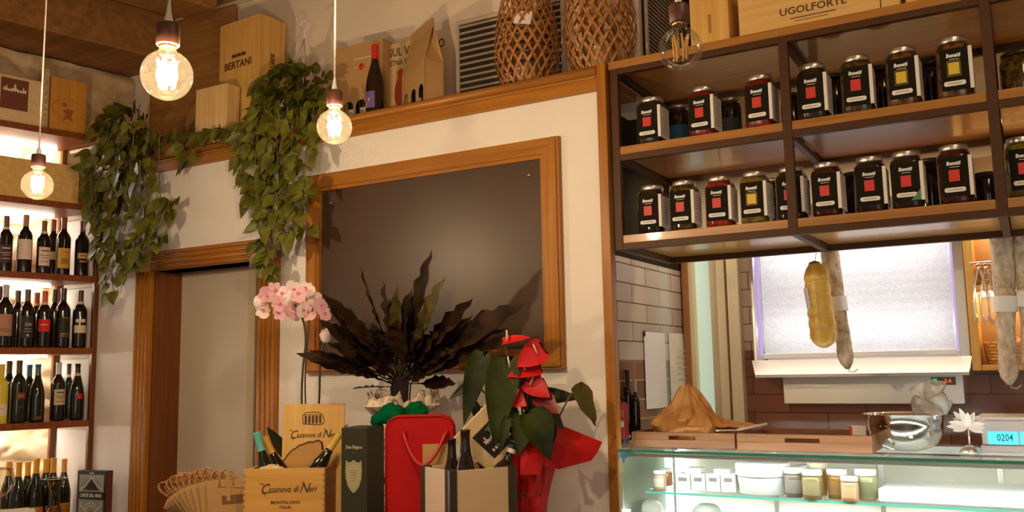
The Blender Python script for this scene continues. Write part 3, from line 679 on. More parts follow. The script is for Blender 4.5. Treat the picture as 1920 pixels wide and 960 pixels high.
# ================================================================== PENDANT BULBS
def pendant(px, py, d, lit, label, diam=.095, tilt=0):
    c = dep(px, py, d); r = diam/2; k = diam/.095
    t = thing('pendant_lamp', label, 'lamp', (c.x, c.y, c.z), 0, 'pendant bulbs over the shop')
    if tilt: t.rotation_euler = (0, tilt, 0)
    g = [(0, -r)] + [(r*math.sin(PI*i/22), -r*math.cos(PI*i/22)) for i in range(1, 19)]
    g += [(.0165*k, r*.955), (.0155*k, r*1.10), (.0150*k, r*1.22)]
    gl = glass_thin('lit_bulb_glass', (1, .97, .92), .55, .02, .004, (1, .86, .62)) if lit else glass_thin('unlit_bulb_glass', (.985, .965, .92), .45, .01, .006, (1, .9, .7))
    MB().lathe(g, 32).build('globe', gl, t)
    MB().lathe([(.0152*k, r*1.12), (.0158*k, r*1.14), (.0158*k, r*1.34), (.012*k, r*1.36), (0, r*1.36)], 20).build('screw_base', mat('brass_base', (.55, .36, .16), .35, .9), t)
    MB().lathe([(.0168*k, r*1.20), (.0205*k, r*1.215), (.0215*k, r*1.25), (.0215*k, r*2.02), (.0195*k, r*2.10), (.010*k, r*2.12), (0, r*2.12)], 26).build('socket', mat('brown_socket', (.10, .035, .018), .45), t)
    top = CEIL-c.z-.001
    MB().lathe([(.0085*k, r*2.10), (.0075*k, r*2.3), (.0045*k, r*2.62), (.0030, r*2.9)], 14).build('cord_grip', mat('white_flex', (.72, .66, .58), .5), t)
    MB().tube([(0, 0, r*2.4), (0, 0, top)], .0024, 8).build('cord', MC['white_flex'], t)
    MB().lathe([(.045, top), (.045, top-.012), (.038, top-.022), (0, top-.024)], 20).build('ceiling_rose', MC['brown_socket'], t)
    stem = MB().lathe([(0, r*1.0), (.004, r*.98), (.006, r*.80), (.0035, r*.55), (.003, r*.30), (0, r*.28)], 12)
    stem.build('glass_stem', M_JARGLASS, t)
    f = MB()
    for i in range(6):
        a0 = 2*PI*i/6; a1 = a0+.5
        f.tube([(.017*k*math.cos(a0), .017*k*math.sin(a0), r*.62), (.013*k*math.cos(a1), .013*k*math.sin(a1), -r*.50)], .0026*k, 6)
    f.build('filament', emit('glowing_filament', (1, .72, .36), 260) if lit else mat('amber_filament', (.60, .34, .09), .4), t)
    if lit:
        l = bpy.data.lights.new('bulb_light', 'POINT'); l.energy = BULB_W; l.color = BULB_COL; l.shadow_soft_size = .022
        o = bpy.data.objects.new('bulb_light', l); COL.objects.link(o); o.parent = t
    return t
pendant(313, 141, 1.69, True, 'lit globe bulb nearest the camera, high in front of the stacked wine crates')
pendant(627, 238, 2.43, True, 'lit globe bulb hanging in front of the white wall above the blackboard')
pendant(70, 347, 2.90, True, 'lit globe bulb at the far left in front of the wine shelves')
pendant(1276, 92, 1.95, False, 'unlit clear globe bulb in front of the jar shelves')

# ================================================================== THINGS ON THE LEDGE
LZ = LEDGE+.0005
def box_on(name, label, cat, x0, x1, yf, depth, z0, z1, m, rz=0, group=None, bev=.004):
    t = thing(name, label, cat, ((x0+x1)/2, yf, z0), rz, group); hw = (x1-x0)/2
    return t, MB().box((-hw, 0, 0), (hw, depth, z1-z0), None, bev).build('body', m, t), hw, z1-z0
# tall branded crate
q0 = onY(412, 140, 3.13); q1 = onY(492, 140, 3.13); zt = onY(455, 38, 3.13).z
t, bd, hw, h = box_on('tall_wine_crate', 'tall pine wine crate stamped BERTANI standing on the ledge', 'crate', q0.x, q1.x, 3.115, .17, LZ, zt, M_PINEZ, math.radians(-4))
p = MB().text('BERTANI', .052, T(-.005, -.001, h-.235) @ RY(0), off=.0012, sx=1.0)
for sx in (-1, 0, 1): p.prism([(-.016, -.010), (-.016, .004), (-.008, .012), (0, .004), (.008, .012), (.016, .004), (.016, -.010)], .0006, T(sx*.036, -.001, h-.185))
p.build('stamp', M_PRINT, t)
MB().text('BERTANI', .036, T(hw+.0005, .085, h-.26) @ RZ(PI/2) @ RY(PI/2), off=.0008).build('side_stamp', M_PRINT, t)
MB().box((-hw-.006, .03, h-.12), (-hw, .13, h-.03), None, .002).build('end_cleat', M_PINEZ, t)
# small crate in front of it
q0 = onY(374, 200, 3.04); q1 = onY(432, 200, 3.04); zt = onY(405, 164, 3.04).z
t, bd, hw, h = box_on('small_wine_crate', 'small pale pine crate in front of the tall stamped crate on the ledge', 'crate', q0.x, q1.x, 3.015, .085, LZ, zt, wood('pale_pine_upright', (206, 168, 108), (228, 194, 136), 'z', .55, f=.7))
MB().text('RISERVA', .02, T(0, -.001, h*.62), off=.0002).build('faint_stamp', mat('faint_print', (.42, .28, .12), .7), t) if False else None
# barrel head and wooden panel behind
q = onY(400, 170, 3.30)
t = thing('barrel_head', 'round wooden barrel head leaning behind the small pine crate', 'barrel head', (q.x, 3.30, LZ+.205))
MB().lathe([(0, 0), (.203, 0), (.205, .004), (.205, .022), (.19, .026), (0, .026)], 40, T(0, .0, 0) @ RX(PI/2)).build('disc', wood('barrel_oak', (150, 108, 60), (180, 136, 82), 'z', .6), t)
MB().tube([(.205*math.cos(2*PI*i/40), -.013, .205*math.sin(2*PI*i/40)) for i in range(41)], .006, 8).build('hoop', mat('dull_iron', (.12, .08, .05), .5, .6), t)
q0 = onY(286, 60, 3.34); q1 = onY(439, 60, 3.34); 
t = thing('plywood_sheet', 'flat brown plywood sheet leaning against the upper wall behind the crates', 'plywood', ((q0.x+q1.x)/2, 3.335, LZ))
hw = (q1.x-q0.x)/2; zt = onY(400, 22, 3.34).z-LZ
MB().box((-hw, 0, 0), (hw, .024, zt), None, .003).build('board', wood('panel_wood', (150, 104, 48), (176, 128, 66), 'x', .6), t)
MB().box((-hw, -.006, zt-.03), (hw, 0, zt-.002), None, .002).build('top_batten', MC['panel_wood'], t)

# folded kraft wine carrier with four arched windows, bottles inside
def arch(x, w, h, n=8): return [(x-w/2, 0)] + [(x+w/2*math.cos(PI-PI*i/n), h-w/2+w/2*math.sin(PI*i/n)) for i in range(n+1)] + [(x+w/2, 0)]
q0 = onY(629, 150, 3.17); q1 = onY(716, 150, 3.17); zt = onY(640, 90, 3.17).z
t = thing('wine_carton', 'wide kraft wine carton with a red dot, left of the red capped bottle', 'carton', ((q0.x+q1.x)/2, 3.17, LZ), math.radians(2))
hw = (q1.x-q0.x)/2; h = zt-LZ
def windowed(w, h, wins, z0=.02):
    """front panel with arched holes at the given x, built as strips between and above them"""
    mb = MB(); ah = wins[0][2]; x = -w
    top = z0+ah
    mb.box((-w, 0, top), (w, .003, h), None, 0); mb.box((-w, 0, 0), (w, .003, z0), None, 0)
    for cx, aw, _ in wins:
        mb.box((x, 0, z0), (cx-aw/2, .003, top), None, 0)
        for s in (-1, 1):
            arc = [(cx+s*aw/2*math.cos(PI/2*i/6), top-aw/2+aw/2*math.sin(PI/2*i/6)) for i in range(7)]
            mb.prism(([(cx+s*aw/2, top)] + arc) if s < 0 else ([(cx+s*aw/2, top)] + arc), .003)
        x = cx+aw/2
    mb.box((x, 0, z0), (w, .003, top), None, 0)
    return mb
wins = [(-hw*.42, .060, .115), (hw*.10, .060, .115), (hw*.62, .060, .115)]
windowed(hw, h, wins).build('front', M_KRAFT, t)
MB().box((-hw, .003, 0), (-hw+.003, .075, h), None, 0).box((hw-.003, .003, 0), (hw, .075, h), None, 0).box((-hw, .072, 0), (hw, .075, h), None, 0).box((-hw, .003, 0), (hw, .075, .003), None, 0).box((-hw, .003, h-.003), (hw, .075, h), None, 0).build('sides', M_KRAFT, t)
MB().lathe([(0, 0), (.016, 0), (.016, .001), (0, .001)], 20, T(hw*.15, -.0005, h-.115) @ RX(PI/2)).build('red_dot', M_RED, t)
MB().box((-.04+hw*.1, -.001, h-.078), (.075, 0, h-.070), None, 0).box((-.04+hw*.1, -.001, h-.118), (-.005, 0, h-.113), None, 0).build('line_print', mat('pale_kraft_print', (.60, .42, .24), .7), t)
base = Vector((t.location.x, t.location.y, LZ))
for i, (cx, aw, ah) in enumerate(wins):
    bl = base + Vector((cx, .038, .0035))
    bottle(bl, .225, BORD, DKG, cap((90, 60, 40)), 'bottle seen through the %s arch of the wide kraft carton' % ('left', 'middle', 'right')[i], group='bottles inside the kraft cartons', lab=[(.05, .13, .9, lbl((206, 196, 170)), [(.7, .5, .004)], DKP, None)], ang=-PI/2, ks=.95)
# red capped bottle
q = onY(703, 190, 3.075); zt = onY(703, 85, 3.075).z
M_PURP = mat('purple_label', (.15, .085, .30), .6)
t = bottle(Vector((q.x, 3.075, LZ)), zt-LZ, BURG, M_BOTTLE, mat('red_wax_capsule', (.58, .012, .016), .4), 'red capped wine bottle with a purple picture label standing on the ledge', ang=-PI/2-.35, capz=.240,
       lab=[(.032, .100, 1.0, M_PURP, [], DKP, None)], ks=.90)
lb = [c for c in t.children if c.name.startswith('label')][0]
p = MB(); kk = (zt-LZ)/.3005
for a_, z_, w_, hh in ((-.55, .062, .16, .028), (-.28, .075, .12, .016), (-.10, .050, .14, .022), (.30, .066, .10, .014), (-.4, .042, .22, .012)): wrap(p, [(r*.90, z) for r, z in BURG], kk, (z_-hh/2)*kk, (z_+hh/2)*kk, w_, -PI/2-.35+a_, .0013)
p.build('picture', mat('ochre_picture', (.52, .30, .16), .6), lb)
# SUL VULCANO bag
q0 = onY(722, 150, 3.24); q1 = onY(796, 150, 3.24); zt = onY(730, 84, 3.24).z
t = thing('printed_wine_bag', 'pale wine box printed SUL VULCANO ETNA ROSSO with a red rooster, behind the gabled carrier', 'box', ((q0.x+q1.x)/2, 3.24, LZ), math.radians(3))
hw = (q1.x-q0.x)/2; h = zt-LZ
MB().box((-hw, 0, 0), (hw, .10, h), None, .002).build('body', mat('sand_card', (.52, .36, .17), .75), t)
p = MB().text('SUL VULCANO', .056, T(-hw+.024, -.001, h-.048), align='LEFT', off=.0006, sx=.82); p.text('ETNA ROSSO', .036, T(-hw+.030, -.001, h-.098), align='LEFT', off=.0004, sx=.82); p.build('title', M_PRINT, t)
ROOST = [(-.045, -.12), (-.030, -.06), (-.050, -.02), (-.046, .05), (-.025, .10), (-.032, .13), (-.010, .15), (.012, .14), (.022, .11), (.012, .08), (.030, .04), (.036, -.02), (.018, -.05), (.040, -.06), (.050, -.09), (.020, -.075), (.0, -.06), (.006, -.10), (.022, -.12), (-.012, -.12), (-.014, -.07), (-.022, -.12)]
MB().prism([(x*.85-hw*.12, z*.85+h*.36) for x, z in ROOST], .001, T(0, -.0012, 0)).build('rooster_print', mat('rooster_red', (.34, .045, .012), .6), t)
# gabled kraft carrier
q0 = onY(776, 150, 3.10); q1 = onY(825, 150, 3.10)
t = thing('gabled_carrier', 'kraft wine carrier folded to a gable with three arched windows on the ledge', 'carton', (0, 0, LZ), math.radians(-30))
t.location = Vector((onY(797, 180, 3.045).x, 3.045, LZ)) - RZ(math.radians(-30)).to_3x3() @ Vector((.25, 0, 0))
h = onY(800, 46, 3.10).z-LZ; W1, D1, hs = .25, .09, .20
wins = [(.045, .054, .095), (.125, .054, .095), (.205, .054, .095)]
mb = MB(); f = windowed(W1/2, hs, [(x-W1/2, w, .095) for x, w, _ in wins], .012); mb.add([v+Vector((W1/2, 0, 0)) for v in f.v], f.f)
mb.box((0, D1-.003, 0), (W1, D1, hs), None, 0).box((0, 0, 0), (.003, D1, hs), None, 0).box((W1-.003, 0, 0), (W1, D1, hs), None, 0).box((0, 0, 0), (W1, D1, .003), None, 0)
mb.build('body', M_KRAFT, t)
mb = MB(); yc = D1/2
mb.add([(0, 0, hs), (W1, 0, hs), (W1*.97, yc-.004, h-.02), (.01, yc-.004, h-.02), (0, D1, hs), (W1, D1, hs), (W1*.97, yc+.004, h-.02), (.01, yc+.004, h-.02)], [[0, 1, 2, 3], [5, 4, 7, 6]])
mb.add([(W1, 0, hs), (W1, D1, hs), (W1-.03, yc, h-.09), (W1*.97, yc-.004, h-.02), (W1*.97, yc+.004, h-.02)], [[0, 2, 3], [2, 1, 4], [0, 1, 2]])
mb.add([(0, 0, hs), (0, D1, hs), (.035, yc, h-.09), (.01, yc-.004, h-.02), (.01, yc+.004, h-.02)], [[0, 2, 3], [2, 1, 4], [0, 1, 2]])
mb.build('gable', M_KRAFT, t)
mb = MB().box((.012, yc-.006, h-.024), (W1*.96, yc+.006, h+.018), None, .002); mb.build('grip', M_KRAFT, t)
MB().prism([(W1*.45, hs+.02), (W1*.55, hs+.02), (W1*.52, hs+.055), (W1*.47, hs+.05)], .0008, T(0, 0, 0) @ Matrix.Shear('XZ', 4, (0, 0)) if False else T(0, -.001, 0)).build('emblem', mat('rooster_red', (.34, .045, .012), .6), t) if False else None
base = t.location.copy()
for i, (x, w, ah) in enumerate(wins):
    o = RZ(math.radians(-30)) @ Vector((x, .045, .0035))
    bottle(base+o, .22, BORD, DKG, cap((60, 40, 34)), 'bottle behind the %s arch of the gabled carrier' % ('left', 'middle', 'right')[i], group='bottles inside the kraft cartons', lab=[(.03, .085, 1.0, lbl((206, 200, 206) if i else (150, 140, 190)), [], DKP, None)], ang=-PI*.7, ks=.95)

# ------------------------------------------------------------------ vent grilles
def grille(name, label, M, w, h, n=15, dp_=.011, tilt=-24):
    t = thing(name, label, 'vent', (0, 0, 0)); t.matrix_world = M
    fr = mat('grille_metal', (.66, .57, .44), .5, .1)
    mb = MB()
    for lo, hi in (((0, -.012, 0), (.016, 0, h)), ((w-.016, -.012, 0), (w, 0, h)), ((.016, -.012, 0), (w-.016, 0, .016)), ((.016, -.012, h-.016), (w-.016, 0, h))): mb.box(lo, hi, None, .002)
    mb.build('frame', fr, t)
    for i in range(n):
        z = .026+(h-.052)*i/(n-1)
        MB().box((.016, -dp_/2, -.0014), (w-.016, dp_/2, .0014), T(0, -.001, z) @ RX(math.radians(tilt)), 0).build('louvre', fr, t)
    MB().box((.01, .012, .01), (w-.01, .014, h-.01), None, 0).build('backing', mat('dark_duct', (.035, .024, .012), .8), t)
    return t
q = onY(853, 42, 3.35); q2 = onY(853, 170, 3.35)
MW = Matrix.Translation((q.x, UY-.016, LEDGE+.012)); zt = q.z-LEDGE-.012
grille('vent_grille', 'wide metal louvre grille on the upper wall left of the baskets', MW, .56, zt, 15)
q = onX(1202, 60, -1.31+.02); q2 = onX(1262, 60, -1.31+.02)
grille('vent_grille', 'metal louvre grille on the side wall right of the baskets', Matrix.Translation((-1.31+.016, UY+.02, LEDGE+.03)) @ RZ(PI/2), .40, .52, 26, .006, 10)

# ------------------------------------------------------------------ rattan lantern baskets
def basket(x, y, z, R, H, label, tag_paper, n=21):
    t = thing('rattan_lantern', label, 'lantern', (x, y, z), 0, 'rattan lanterns on the ledge')
    prof = lambda s: R*(.62+.38*math.sin(min(1, s/.34)*PI/2)**.9) if s < .34 else R*(.46+.54*math.cos((s-.34)/.66*PI/2*.93))
    rm = two('rattan', (140, 86, 34), (190, 128, 62), (60, 60, 60), .5, 2)
    for sgn, nm in ((1, 'weave_strands'), (-1, 'weave_strands')):
        mb = MB()
        for k in range(n):
            pts = []; ws = []; a0 = 2*PI*k/n
            for i in range(25):
                s = i/24; a = a0+sgn*s*2.15; r = prof(s)+(.0012 if sgn > 0 else -.0012); pts.append(Vector((r*math.cos(a), r*math.sin(a), .004+s*H)))
            for i in range(25):
                tg = (pts[min(24, i+1)]-pts[max(0, i-1)]).normalized(); nr = Vector((pts[i].x, pts[i].y, 0)).normalized()
                w = tg.cross(nr).normalized()*.0052; ws.append(w)
            mb.strip(pts, ws)
        mb.build(nm, rm, t)
    for z_, nm in ((.008, 'base_ring'), (H, 'top_ring')):
        r = prof(z_/H); MB().tube([(r*math.cos(2*PI*i/36), r*math.sin(2*PI*i/36), z_) for i in range(37)], .006, 8).build(nm, rm, t)
    MB().lathe([(0, .001), (prof(0)*.98, .001), (prof(0)*.98, .006), (0, .006)], 30).build('base', mat('lantern_base', (.16, .075, .025), .6), t)
    MB().lathe([(R*.42, .007), (R*.50, .03), (R*.50, .30), (R*.48, .30), (R*.48, .032), (R*.40, .010), (0, .010)], 28).build('glass_cylinder', M_JARGLASS, t)
    MB().lathe([(0, .012), (R*.33, .012), (R*.33, .12), (R*.30, .125), (0, .122)], 24).build('candle', mat('candle_wax', (.50, .30, .12), .5), t)
    if tag_paper: MB().box((-.035, -.001, -.03), (.035, .001, .03), T(R*.35, -R*.84, .295) @ RZ(.35) @ RY(.15) @ RX(-.25), 0).build('paper_tag', mat('lilac_white_paper', (.80, .76, .78), .7), t)
    return t
q = onY(988, 100, 3.185); basket(q.x, 3.185, LZ, .138, .52, 'left rattan lantern with a paper tag on the ledge', True)
q = onY(1128, 80, 3.18); basket(q.x, 3.165, LEDGE+.011, .147, .52, 'right rattan lantern at the end of the ledge above the jar shelves', False)
# ================================================================== JAR SHELVES OVER THE DELI COUNTER
FY0, FY1 = WY, 3.54
PX = [-1.287, -.668, -.062, .545]         # left face of each upright
RZS = [1.975, 2.304, 2.633]               # underside of each rail
t = thing('jar_shelving', 'dark steel framed hanging shelves with wooden boards above the deli counter', 'shelving', (PX[0], FY0, RZS[0]))
o = t.location.copy()
def loc(mb): mb.v = [v-o for v in mb.v]; return mb
for x in PX:
    for y in (FY0, FY1-.026):
        ztop = 2.655 if x != PX[0] else 2.655
        loc(MB().box((x, y, 1.975), (x+.030, y+.026, 2.655), None, .0015)).build('upright', M_STEELDK, t)
for z in RZS:
    for i in range(3):
        for y in (FY0, FY1-.026):
            loc(MB().box((PX[i]+.030, y+.001, z), (PX[i+1], y+.025, z+.023), None, .001)).build('rail', M_STEELDK, t)
    for x in PX:
        loc(MB().box((x+.003, FY0+.026, z), (x+.027, FY1-.026, z+.023), None, .001)).build('cross_rail', M_STEELDK, t)
BT = [1.998+.030, 2.327+.030, 2.656+.029]
for j, z in enumerate(RZS):
    for i in range(3):
        g = .0305 if j < 2 else .0
        x0, x1 = (PX[i]+.0305, PX[i+1]-.0005) if j < 2 else (PX[i]+(0 if i else -.006), PX[i+1]-.0005 if i < 2 else PX[i+1]+.03)
        loc(MB().box((x0, FY0+.002, z+.0232 if j < 2 else 2.6555), (x1, FY1-.002, BT[j]), None, .0015)).build('board', M_SHELFX, t)
# hangers up to the ceiling at the back
for x in (PX[1], PX[3]):
    loc(MB().box((x, FY1-.026, 2.656), (x+.026, FY1, CEIL-.001), None, .001)).build('hanger', M_STEELDK, t)

# ------------------------------------------------------------------ preserve jars
JW, JH = .051, .160
def rsq(r, z, n=24, p=4.2):
    out = []
    for i in range(n):
        a = 2*PI*i/n; c, s_ = math.cos(a), math.sin(a)
        k = r/((abs(c)**p+abs(s_)**p)**(1/p)); out.append((k*c, k*s_, z))
    return out
def loft(mb, rings, m=0, capb=True, capt=True):
    n = len(rings[0]); vs = [p for r in rings for p in r]; fs = []
    for j in range(len(rings)-1):
        for i in range(n): fs.append([j*n+i, j*n+(i+1) % n, (j+1)*n+(i+1) % n, (j+1)*n+i])
    if capb: fs.append(list(range(n))[::-1])
    if capt: fs.append([(len(rings)-1)*n+i for i in range(n)])
    return mb.add(vs, fs, None, m, True)
JARG = {}
def jar_meshes():
    g = MB(); loft(g, [rsq(JW*.90, 0), rsq(JW*.99, .004), rsq(JW, .012), rsq(JW, JH*.80), rsq(JW*.97, JH*.86), rsq(JW*.88, JH*.92, p=2.8), rsq(JW*.80, JH*.95, p=2), rsq(JW*.80, JH*.985, p=2)])
    JARG['glass'] = g.mesh('glass')
    g = MB(); loft(g, [rsq(JW*.86, .005), rsq(JW*.955, .012), rsq(JW*.965, JH*.78), rsq(JW*.93, JH*.85), rsq(JW*.80, JH*.90, p=2.6)]); JARG['contents'] = g.mesh('contents')
    g = MB().lathe([(0, JH+.004), (.040, JH+.004), (.0425, JH+.002), (.0435, JH-.001), (.0435, JH-.012), (.0425, JH-.013), (0, JH-.013)], 30); JARG['lid'] = g.mesh('lid')
    y = -JW-.0012; zb, zt = .022, JH*.80
    JARG['zb'], JARG['zt'] = zb, zt
    g = MB().box((-.038, y-.0006, zb), (.042, y+.0006, zt), None, 0); JARG['label'] = g.mesh('label')
    g = MB().box((JW+.0006, -.040, zb-.002), (JW+.0018, .034, zt-.004), None, 0); g.box((.042, y-.0006, zb), (JW+.0018, y+.0006, zt), None, 0).box((JW+.0006, y, zb), (JW+.0018, -.040, zt), None, 0); JARG['side'] = g.mesh('side_label')
    g = MB()
    for i in range(11): g.box((JW+.0018, -.030+(.012 if i % 4 == 3 else 0), zb+.012+i*.0088), (JW+.0022, .026, zb+.0155+i*.0088), None, 0)
    JARG['text'] = g.mesh('small_print')
    g = MB().text('Bonetti', .0135, T(0, y-.0010, JH*.685), off=.0007, shear=.15); g.box((-.012, y-.0012, JH*.62), (.016, y-.0006, JH*.628), None, 0); JARG['logo'] = g.mesh('logo')
    g = MB().box((-.0155, y-.0014, JH*.385), (.0155, y-.0006, JH*.575), None, 0); JARG['square'] = g.mesh('colour_square')
    g = MB()
    for a_, b_ in (((-.019, JH*.36), (.019, JH*.366)), ((-.019, JH*.594), (.019, JH*.60)), ((-.019, JH*.36), (-.018, JH*.60)), ((.018, JH*.36), (.019, JH*.60))): g.box((a_[0], y-.0012, a_[1]), (b_[0], y-.0006, b_[1]), None, 0)
    JARG['border'] = g.mesh('gold_border')
    pill = [(-.025+.006*math.cos(a), .006*math.sin(a)) for a in [PI/2+PI*i/6 for i in range(7)]] + [(.025+.006*math.cos(a), .006*math.sin(a)) for a in [-PI/2+PI*i/6 for i in range(7)]]
    g = MB().prism([(x, z+JH*.245) for x, z in pill], .0008, T(0, y-.0014, 0)); JARG['pill'] = g.mesh('name_strip')
    g = MB()
    for i in range(9): g.box((-.020+i*.0046, y-.0019, JH*.238), (-.0168+i*.0046, y-.0013, JH*.253), None, 0)
    JARG['word'] = g.mesh('name_print')
jar_meshes()
def inst(name, me, mats, parent):
    me2 = me
    o = bpy.data.objects.new(name, me2); COL.objects.link(o); o.parent = parent
    if not me.materials: me.materials.append(mats)
    o.material_slots[0].link = 'OBJECT'; o.material_slots[0].material = mats
    return o
M_LID = mat('jar_lid_metal', (.66, .60, .50), .28, .85)
CONT = {
 'dark': two('dark_preserve', (26, 16, 8), (52, 32, 14), (70, 70, 70), .15, 2, coat=.5),
 'red': two('red_peppers', (92, 6, 4), (150, 20, 10), (55, 55, 40), .15, 2, coat=.5),
 'redorange': two('red_orange_peppers', (120, 18, 6), (176, 52, 22), (55, 55, 40), .15, 2, coat=.5),
 'olive': two('olive_preserve', (52, 38, 12), (98, 72, 26), (60, 60, 60), .15, 2, coat=.5, kind='voronoi'),
 'brown': two('brown_mushrooms', (50, 26, 10), (128, 78, 30), (48, 48, 48), .15, 2, .15, .7, coat=.5, kind='voronoi'),
 'green': two('green_preserve', (84, 70, 10), (140, 120, 34), (40, 40, 40), .15, 2, coat=.5),
 'redbrown': two('red_brown_preserve', (46, 14, 6), (84, 30, 12), (50, 50, 50), .15, 2, coat=.5)}
def jar(px, yl, row, y, cont, sq, label, rz=0.0, sc=1.0, corner=False, glare=False):
    zb = BT[row]+.0005; p = onY(px, yl, y)
    h = onY(px, yl, y-.02).z-zb
    t = thing('preserve_jar', label, 'jar', (p.x, y, zb), rz, 'black labelled preserve jars')
    k = h/(JH+.004); t.scale = (sc, sc, k)
    inst('glass', JARG['glass'], M_JARGLASS, t); inst('contents', JARG['contents'], CONT[cont], t); inst('lid', JARG['lid'], M_LID, t)
    l = inst('label', JARG['label'], mat('label_black_green', (.013, .012, .006), .85, spec=.12), t)
    inst('logo', JARG['logo'], M_WHITE, l); inst('colour_square', JARG['square'], M_YEL if sq == 'y' else M_RED, l)
    if sq == 'y': inst('gold_border', JARG['border'], GOLD, l)
    w = inst('name_strip', JARG['pill'], M_WHITE, l); inst('name_print', JARG['word'], M_GREYPRINT, l)
    s_ = inst('side_label', JARG['side'], mat('side_label_white', (.80, .76, .70), .6), t); inst('small_print', JARG['text'], mat('faint_text', (.44, .41, .36), .7), s_)
    if corner: MB().prism([(.012, .0), (.042, .0), (.042, .03)], .0006, T(0, -JW-.0026, JARG['zb']+.001)).build('green_corner', mat('green_print', (.05, .24, .15), .6), l)
    return t
UP = [(1221, 183, 'dark', 'r', 'red squared jar of dark preserve, first from the left on the upper jar shelf'),
      (1318, 163, 'red', 'r', 'left of the two jars of red peppers on the upper jar shelf'),
      (1424, 141, 'red', 'r', 'jar of red peppers beside the middle upright on the upper jar shelf'),
      (1523, 120, 'dark', 'r', 'red squared dark jar just right of the middle upright on the upper jar shelf'),
      (1604, 105, 'olive', 'r', 'red squared jar of olives, left of the yellow squared jars on the upper jar shelf'),
      (1690, 89, 'brown', 'y', 'yellow squared jar of mushrooms, left of the two on the upper jar shelf'),
      (1785, 70, 'brown', 'y', 'yellow squared jar of mushrooms, right of the two on the upper jar shelf')]
for i, (px, yl, c_, sq, lb_) in enumerate(UP): jar(px, yl, 1, 3.085, c_, sq, lb_, rz=math.radians(R_.uniform(-3, 3)), sc=1.0)
LO = [(1222, 348, 'dark', 'r', 'red squared jar of dark preserve, first from the left on the lower jar shelf'),
      (1282, 339, 'olive', 'r', 'red squared jar of pale olives, second from the left on the lower jar shelf'),
      (1349, 331, 'redorange', 'r', 'red squared jar of orange red peppers on the lower jar shelf'),
      (1415, 322, 'green', 'y', 'yellow squared jar of green preserve on the lower jar shelf'),
      (1483, 313, 'dark', 'r', 'red squared jar half hidden behind the middle upright on the lower jar shelf'),
      (1549, 305, 'redbrown', 'r', 'red squared dark jar just right of the middle upright on the lower jar shelf'),
      (1630, 294, 'dark', 'r', 'red squared dark jar in the middle of the right bay of the lower jar shelf'),
      (1698, 284, 'dark', 'r', 'red squared jar with a green label corner on the lower jar shelf'),
      (1787, 272, 'redbrown', 'r', 'red squared jar of red brown preserve beside the right upright on the lower jar shelf'),
      (1914, 257, 'green', 'r', 'red squared jar with green preserve at the right photo edge on the lower jar shelf')]
for i, (px, yl, c_, sq, lb_) in enumerate(LO): jar(px, yl, 0, 3.085, c_, sq, lb_, rz=math.radians(R_.uniform(-3, 3)), corner=(i in (7, 9)), sc=.97)
# smaller dark jars standing behind
def back_jar(px, yl, row, y, r, label, blue=False, lid=None, body='dark'):
    zb = BT[row]+.0005; p = onY(px, yl, y); h = p.z-zb
    t = thing('round_jar', label, 'jar', (p.x, y, zb), 0, 'round jars behind the front row')
    MB().lathe([(0, 0), (r*.94, 0), (r, .006), (r, h*.78), (r*.92, h*.86), (r*.82, h*.90), (0, h*.905)], 26).build('glass', CONT[body], t)
    MB().lathe([(0, h), (r*.84, h), (r*.90, h-.003), (r*.90, h-.016), (0, h-.016)], 26).build('lid', lid or M_LID, t)
    if blue is not None:
        mb = MB(); n = 12
        vs = []; fs = []
        for z in (h*.06, h*.58):
            for i in range(n+1):
                a = -PI/2-1.1+2.2*i/n; vs.append(((r+.0006)*math.cos(a), (r+.0006)*math.sin(a), z))
        fs = [[i, i+1, i+n+2, i+n+1] for i in range(n)]
        mb.add(vs, fs, None, 0, True); mb.build('label', mat('blue_label', (.06, .22, .36), .6) if blue else mat('grey_label', (.10, .095, .09), .6), t)
M_DKLID = mat('dark_lid', (.05, .04, .03), .35, .4)
back_jar(1272, 200, 1, 3.27, .046, 'round dark jar with a blue label behind the first two upper jars', True)
back_jar(1368, 186, 1, 3.27, .042, 'round dark jar between the two red pepper jars', False)
back_jar(1483, 178, 1, 3.40, .040, 'small dark jar behind the middle upright on the upper jar shelf', None, M_DKLID)
back_jar(1563, 142, 1, 3.30, .042, 'round dark jar between the dark jar and the olive jar', None, M_DKLID)
back_jar(1652, 128, 1, 3.30, .042, 'round dark jar behind the olive jar and the left mushroom jar', None, M_DKLID)
back_jar(1742, 118, 1, 3.28, .045, 'round dark jar between the two mushroom jars', None, M_DKLID)
back_jar(1912, 100, 1, 3.20, .062, 'wide dark jar at the right photo edge on the upper jar shelf', None, M_DKLID, 'olive')
back_jar(1848, 326, 0, 3.24, .050, 'squat dark jar behind the right upright on the lower jar shelf', None, mat('matt_brown_lid', (.05, .03, .015), .8))
back_jar(1600, 325, 0, 3.33, .042, 'round dark jar behind the lower right bay of jars', None, M_DKLID)
back_jar(1742, 300, 0, 3.36, .045, 'dark jar behind the green cornered jar on the lower jar shelf', None, M_DKLID)
back_jar(1452, 336, 0, 3.30, .040, 'round jar behind the green preserve on the lower jar shelf', None, M_LID, 'olive')
# crumpled foil at the left end
q = onY(1180, 412, 3.16)
mb = MB(); mb.ball((0, 0, .055), .036, .036, .055, 14, 10)
mb.v = [v + v.normalized()*0.014*noise.noise(v*60) for v in mb.v]
f = mb.build('foil_parcel', mat('crumpled_silver_foil', (.62, .58, .54), .25, .9, bump=.8, bscale=60)); f.location = (-1.205, 3.16, BT[0]+.004)
tag(f, 'small crumpled silver foil parcel at the left end of the lower jar shelf', 'parcel')

